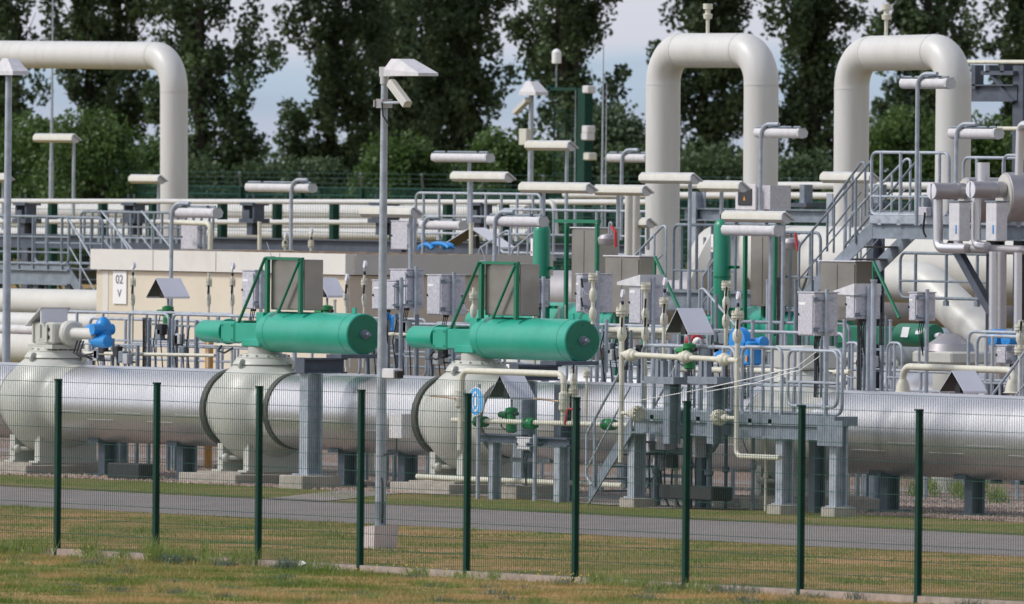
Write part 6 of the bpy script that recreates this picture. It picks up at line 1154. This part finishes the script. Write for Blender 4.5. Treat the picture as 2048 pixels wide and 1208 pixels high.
for i, (px, yt, yb, Y, r, m, lb) in enumerate(((1212, 640, 745, 25.0, .03, 'galv', 'just right of the central actuator end'), (1356, 665, 845, 22.9, .028, 'galv', 'left one beneath the shiny hood'), (1402, 680, 845, 22.9, .028, 'galv', 'right one beneath the shiny hood'), (1505, 640, 700, 27.4, .03, 'galv', 'beside the blue electric actuator'), (1535, 560, 700, 32.0, .035, 'galv', 'thick one left of the twin lamp poles'),
      (1590, 560, 745, 30.0, .03, 'galvd', 'left of the speckled cabinet'), (1688, 640, 790, 26.4, .03, 'galv', 'just right of the speckled cabinet'), (1745, 560, 850, 25.2, .045, 'galv', 'thick pole passing the right sun shield cabinet'), (1780, 640, 760, 29.0, .025, 'galv', 'below the dark green actuator housing'), (1838, 695, 740, 29.5, .025, 'galv', 'below the dark green actuator, right'), (668, 600, 735, 28.9, .03, 'ivory', 'behind the left actuator end'), (700, 640, 735, 28.4, .02, 'ivory', 'left of the camera mast'), (590, 690, 735, 27.4, .03, 'galv', 'under the left green actuator'), (1432, 590, 700, 30.5, .03, 'galvd', 'left of the capped gas cylinder'), (1405, 610, 700, 31.0, .025, 'galvd', 'right of the lamp pole by the shiny hood'))):
    a, b = P(px, yt, Y), P(px, yb, Y); tag(MB().cyl(b, (b.x, Y, a.z), r, 10).cyl((b.x, Y, a.z-.02), (b.x, Y, a.z+.01), r*1.25, 10).build('slim_post', m), 'slim upright post '+lb, 'post', 'slim upright posts among the equipment')
for i, (px0, px1, Y, zb, yt, lb, mids) in enumerate(((1180, 1400, 31.5, 1.6, 652, 'behind the left risers and shiny hood', (.62, .3)), (1480, 1700, 31.5, 1.6, 646, 'behind the speckled cabinet at lamp pole height', (.62, .3)), (1700, 1930, 31.0, 1.2, 742, 'low, beneath the dark green actuator', (.6, .3)), (745, 930, 30.5, 1.5, 648, 'second row behind the camera mast', (.62, .3)), (180, 470, 30.5, 1.5, 640, 'second row before the yellow wall', (.62, .3)), (1560, 1640, 37.4, 2.6, 465, 'behind the foot of the right stairs', (.5,)), (1240, 1330, 38, 2.3, 560, 'behind the left stainless double cabinet', (.5,)))):
    railing('railing', 'grey tube railing, '+lb, [(XX(px0, Y), Y, zb), (XX(px1, Y), Y, zb)], ZZ((px0+px1)/2, yt, Y)-zb, .8, mids, group='tube railings', m='galvd' if i % 2 else 'galv')
def srail(pa, pb, Y, lb, drop=1.0, m='galv'):
    a, b = P(*pa, Y), P(*pb, Y); t = thing('stair_rail', 'sloping tube handrail '+lb, 'railing', a, 'handrails of hidden stairs'); s = 1 if b.x > a.x else -1
    MB().tube(fillet([a-UP*drop*.8, a, b, b+Vector((.13*s, 0, 0)), b+Vector((.13*s, 0, -.9))], .12, 5), .022, 8).build('handrail', m, t)
    MB().tube([a-UP*.45, b-UP*.5], .016, 6).build('mid_rail', m, t)
    for k in (.2, .75): p = a.lerp(b, k); MB().cyl(p-UP*drop, p, .02, 8).build('post', m, t)
srail((1700, 432), (1812, 318), 37.0, 'rising behind the high landing to the tall lamp pole', 1.0)
srail((1472, 652), (1408, 578), 33.5, 'falling to the right behind the capped gas cylinder', .9)
srail((1598, 600), (1626, 520), 38.0, 'small one behind the foot of the right stairs', .8)
srail((1655, 418), (1722, 325), 37.6, 'rising between the right stairs and the second high loop', .9, 'galvd')
srail((1985, 790), (2060, 690), 25.6, 'crossing in front of the vertical white pipes at the right edge', 1.0)
# sample tubing and bottles below the front platform
for px, y0, y1, lb in ((1300, 860, 905, 'left'), (1330, 865, 900, 'centre left'), (1392, 870, 915, 'centre right')):
    a = P(px, y1, 22.6); t = thing('junction_box', 'small grey junction box below the front platform deck, '+lb, 'box', a, 'junction boxes below the front platform'); z1 = ZZ(px, y0, 22.6)
    MB().bbox((a.x-.13, 22.5, a.z), (a.x+.13, 22.7, z1), .01).build('box_body', 'box', t); MB().tube([(a.x, 22.6, a.z), (a.x+.05, 22.55, a.z-.15), (a.x+.02, 22.6, .1)], .012, 5).build('cable', 'black', t)
MB_ = None
t = thing('tubing_bundle', 'thin cream bypass tube hanging low beneath the front platform', 'pipe', P(1400, 905, 22.8)); pts = [P(1250, 897, 22.8), P(1425, 902, 22.8), P(1438, 880, 22.8)]; MB().tube(fillet(pts, .1), .035, 10).build('tube', 'galvd', t)
# weeds between the gravel and pale litter by the fence
C = []; A = []; B = []; rr = random.Random(9)
for k in range(14):
    g0 = G(rr.uniform(1650, 2040), rr.uniform(985, 1010), 0); 
    for q in range(60): x, y = g0.x+rr.gauss(0, .06), g0.y+rr.gauss(0, .06); h = rr.uniform(.08, .38); z0 = rr.uniform(0, .2); C.append((x, y, z0)); A.append((.008, .004, 0)); B.append((rr.gauss(0, .06), rr.gauss(0, .06), h*.6))
quads('weeds', np.array(C), np.array(A), np.array(B), 'bladeg', 'scattered green weeds on the gravel under the right clad pipe', 'weeds')
# sleepers / dark cable duct on the gravel
mb = MB().bbox((XX(235, 23.4, 915), 23.2, .0), (XX(235, 23.4, 915)+1.0, 23.6, .28), .02); tag(mb.build('cable_trough', 'dark'), 'dark low trough under the clad pipe near the left fence posts', 'trough')
for i, (px, y0, y1, Y, r, m) in enumerate(((1312, 860, 985, 22.7, .03, 'galvd'), (1352, 870, 975, 22.9, .035, 'ivory'), (1382, 862, 990, 22.5, .025, 'steel'), (1418, 868, 985, 22.8, .04, 'galvd'), (1452, 870, 980, 22.9, .03, 'steel'), (1506, 868, 975, 23.0, .03, 'galvd'), (1532, 868, 985, 22.7, .022, 'ivory'))):
    b = G(px, y1, 0); a = P(px, y0, Y); x = XX(px, Y, 920); mb = MB().cyl((x, Y, 0), (x, Y, DZ-.2), r, 10); mb.lathe((x, Y, .55+.06*(i % 3)), UP, [(-.05, r), (-.03, r*1.8), (.03, r*1.8), (.05, r)], 12)
    tag(mb.build('drop_pipe', m), 'thin upright pipe beneath the front platform deck, %s from the left' % ('first', 'second', 'third', 'fourth', 'fifth', 'sixth', 'seventh')[i], 'pipe', 'thin upright pipes under the front platform')
t = thing('instrument_rack', 'dark instrument frame standing beneath the front platform, beside the black trough', 'rack', (XX(1345, 22.9, 940), 22.9, 0)); x = XX(1345, 22.9, 940)
for s in (-.4, .4): MB().box((x+s-.03, 22.87, 0), (x+s+.03, 22.93, 1.1)).build('upright', 'steel', t)
for z in (.45, .8, 1.05): MB().box((x-.42, 22.86, z), (x+.42, 22.94, z+.05)).build('crossbar', 'galvd', t)
for dx, z, m in ((-.2, .55, 'box'), (.15, .6, 'dark'), (.05, .86, 'lamp')): MB().bbox((x+dx-.1, 22.74, z), (x+dx+.1, 22.85, z+.2), .01).build('transmitter', m, t)
MB().tube([(x-.2, 22.8, .55), (x-.1, 22.78, .3), (x+.05, 22.8, .02)], .016, 6).build('hose', 'black', t); MB().tube([(x+.15, 22.8, .6), (x+.2, 22.75, .3), (x+.35, 22.8, .02)], .016, 6).build('hose', 'black', t)
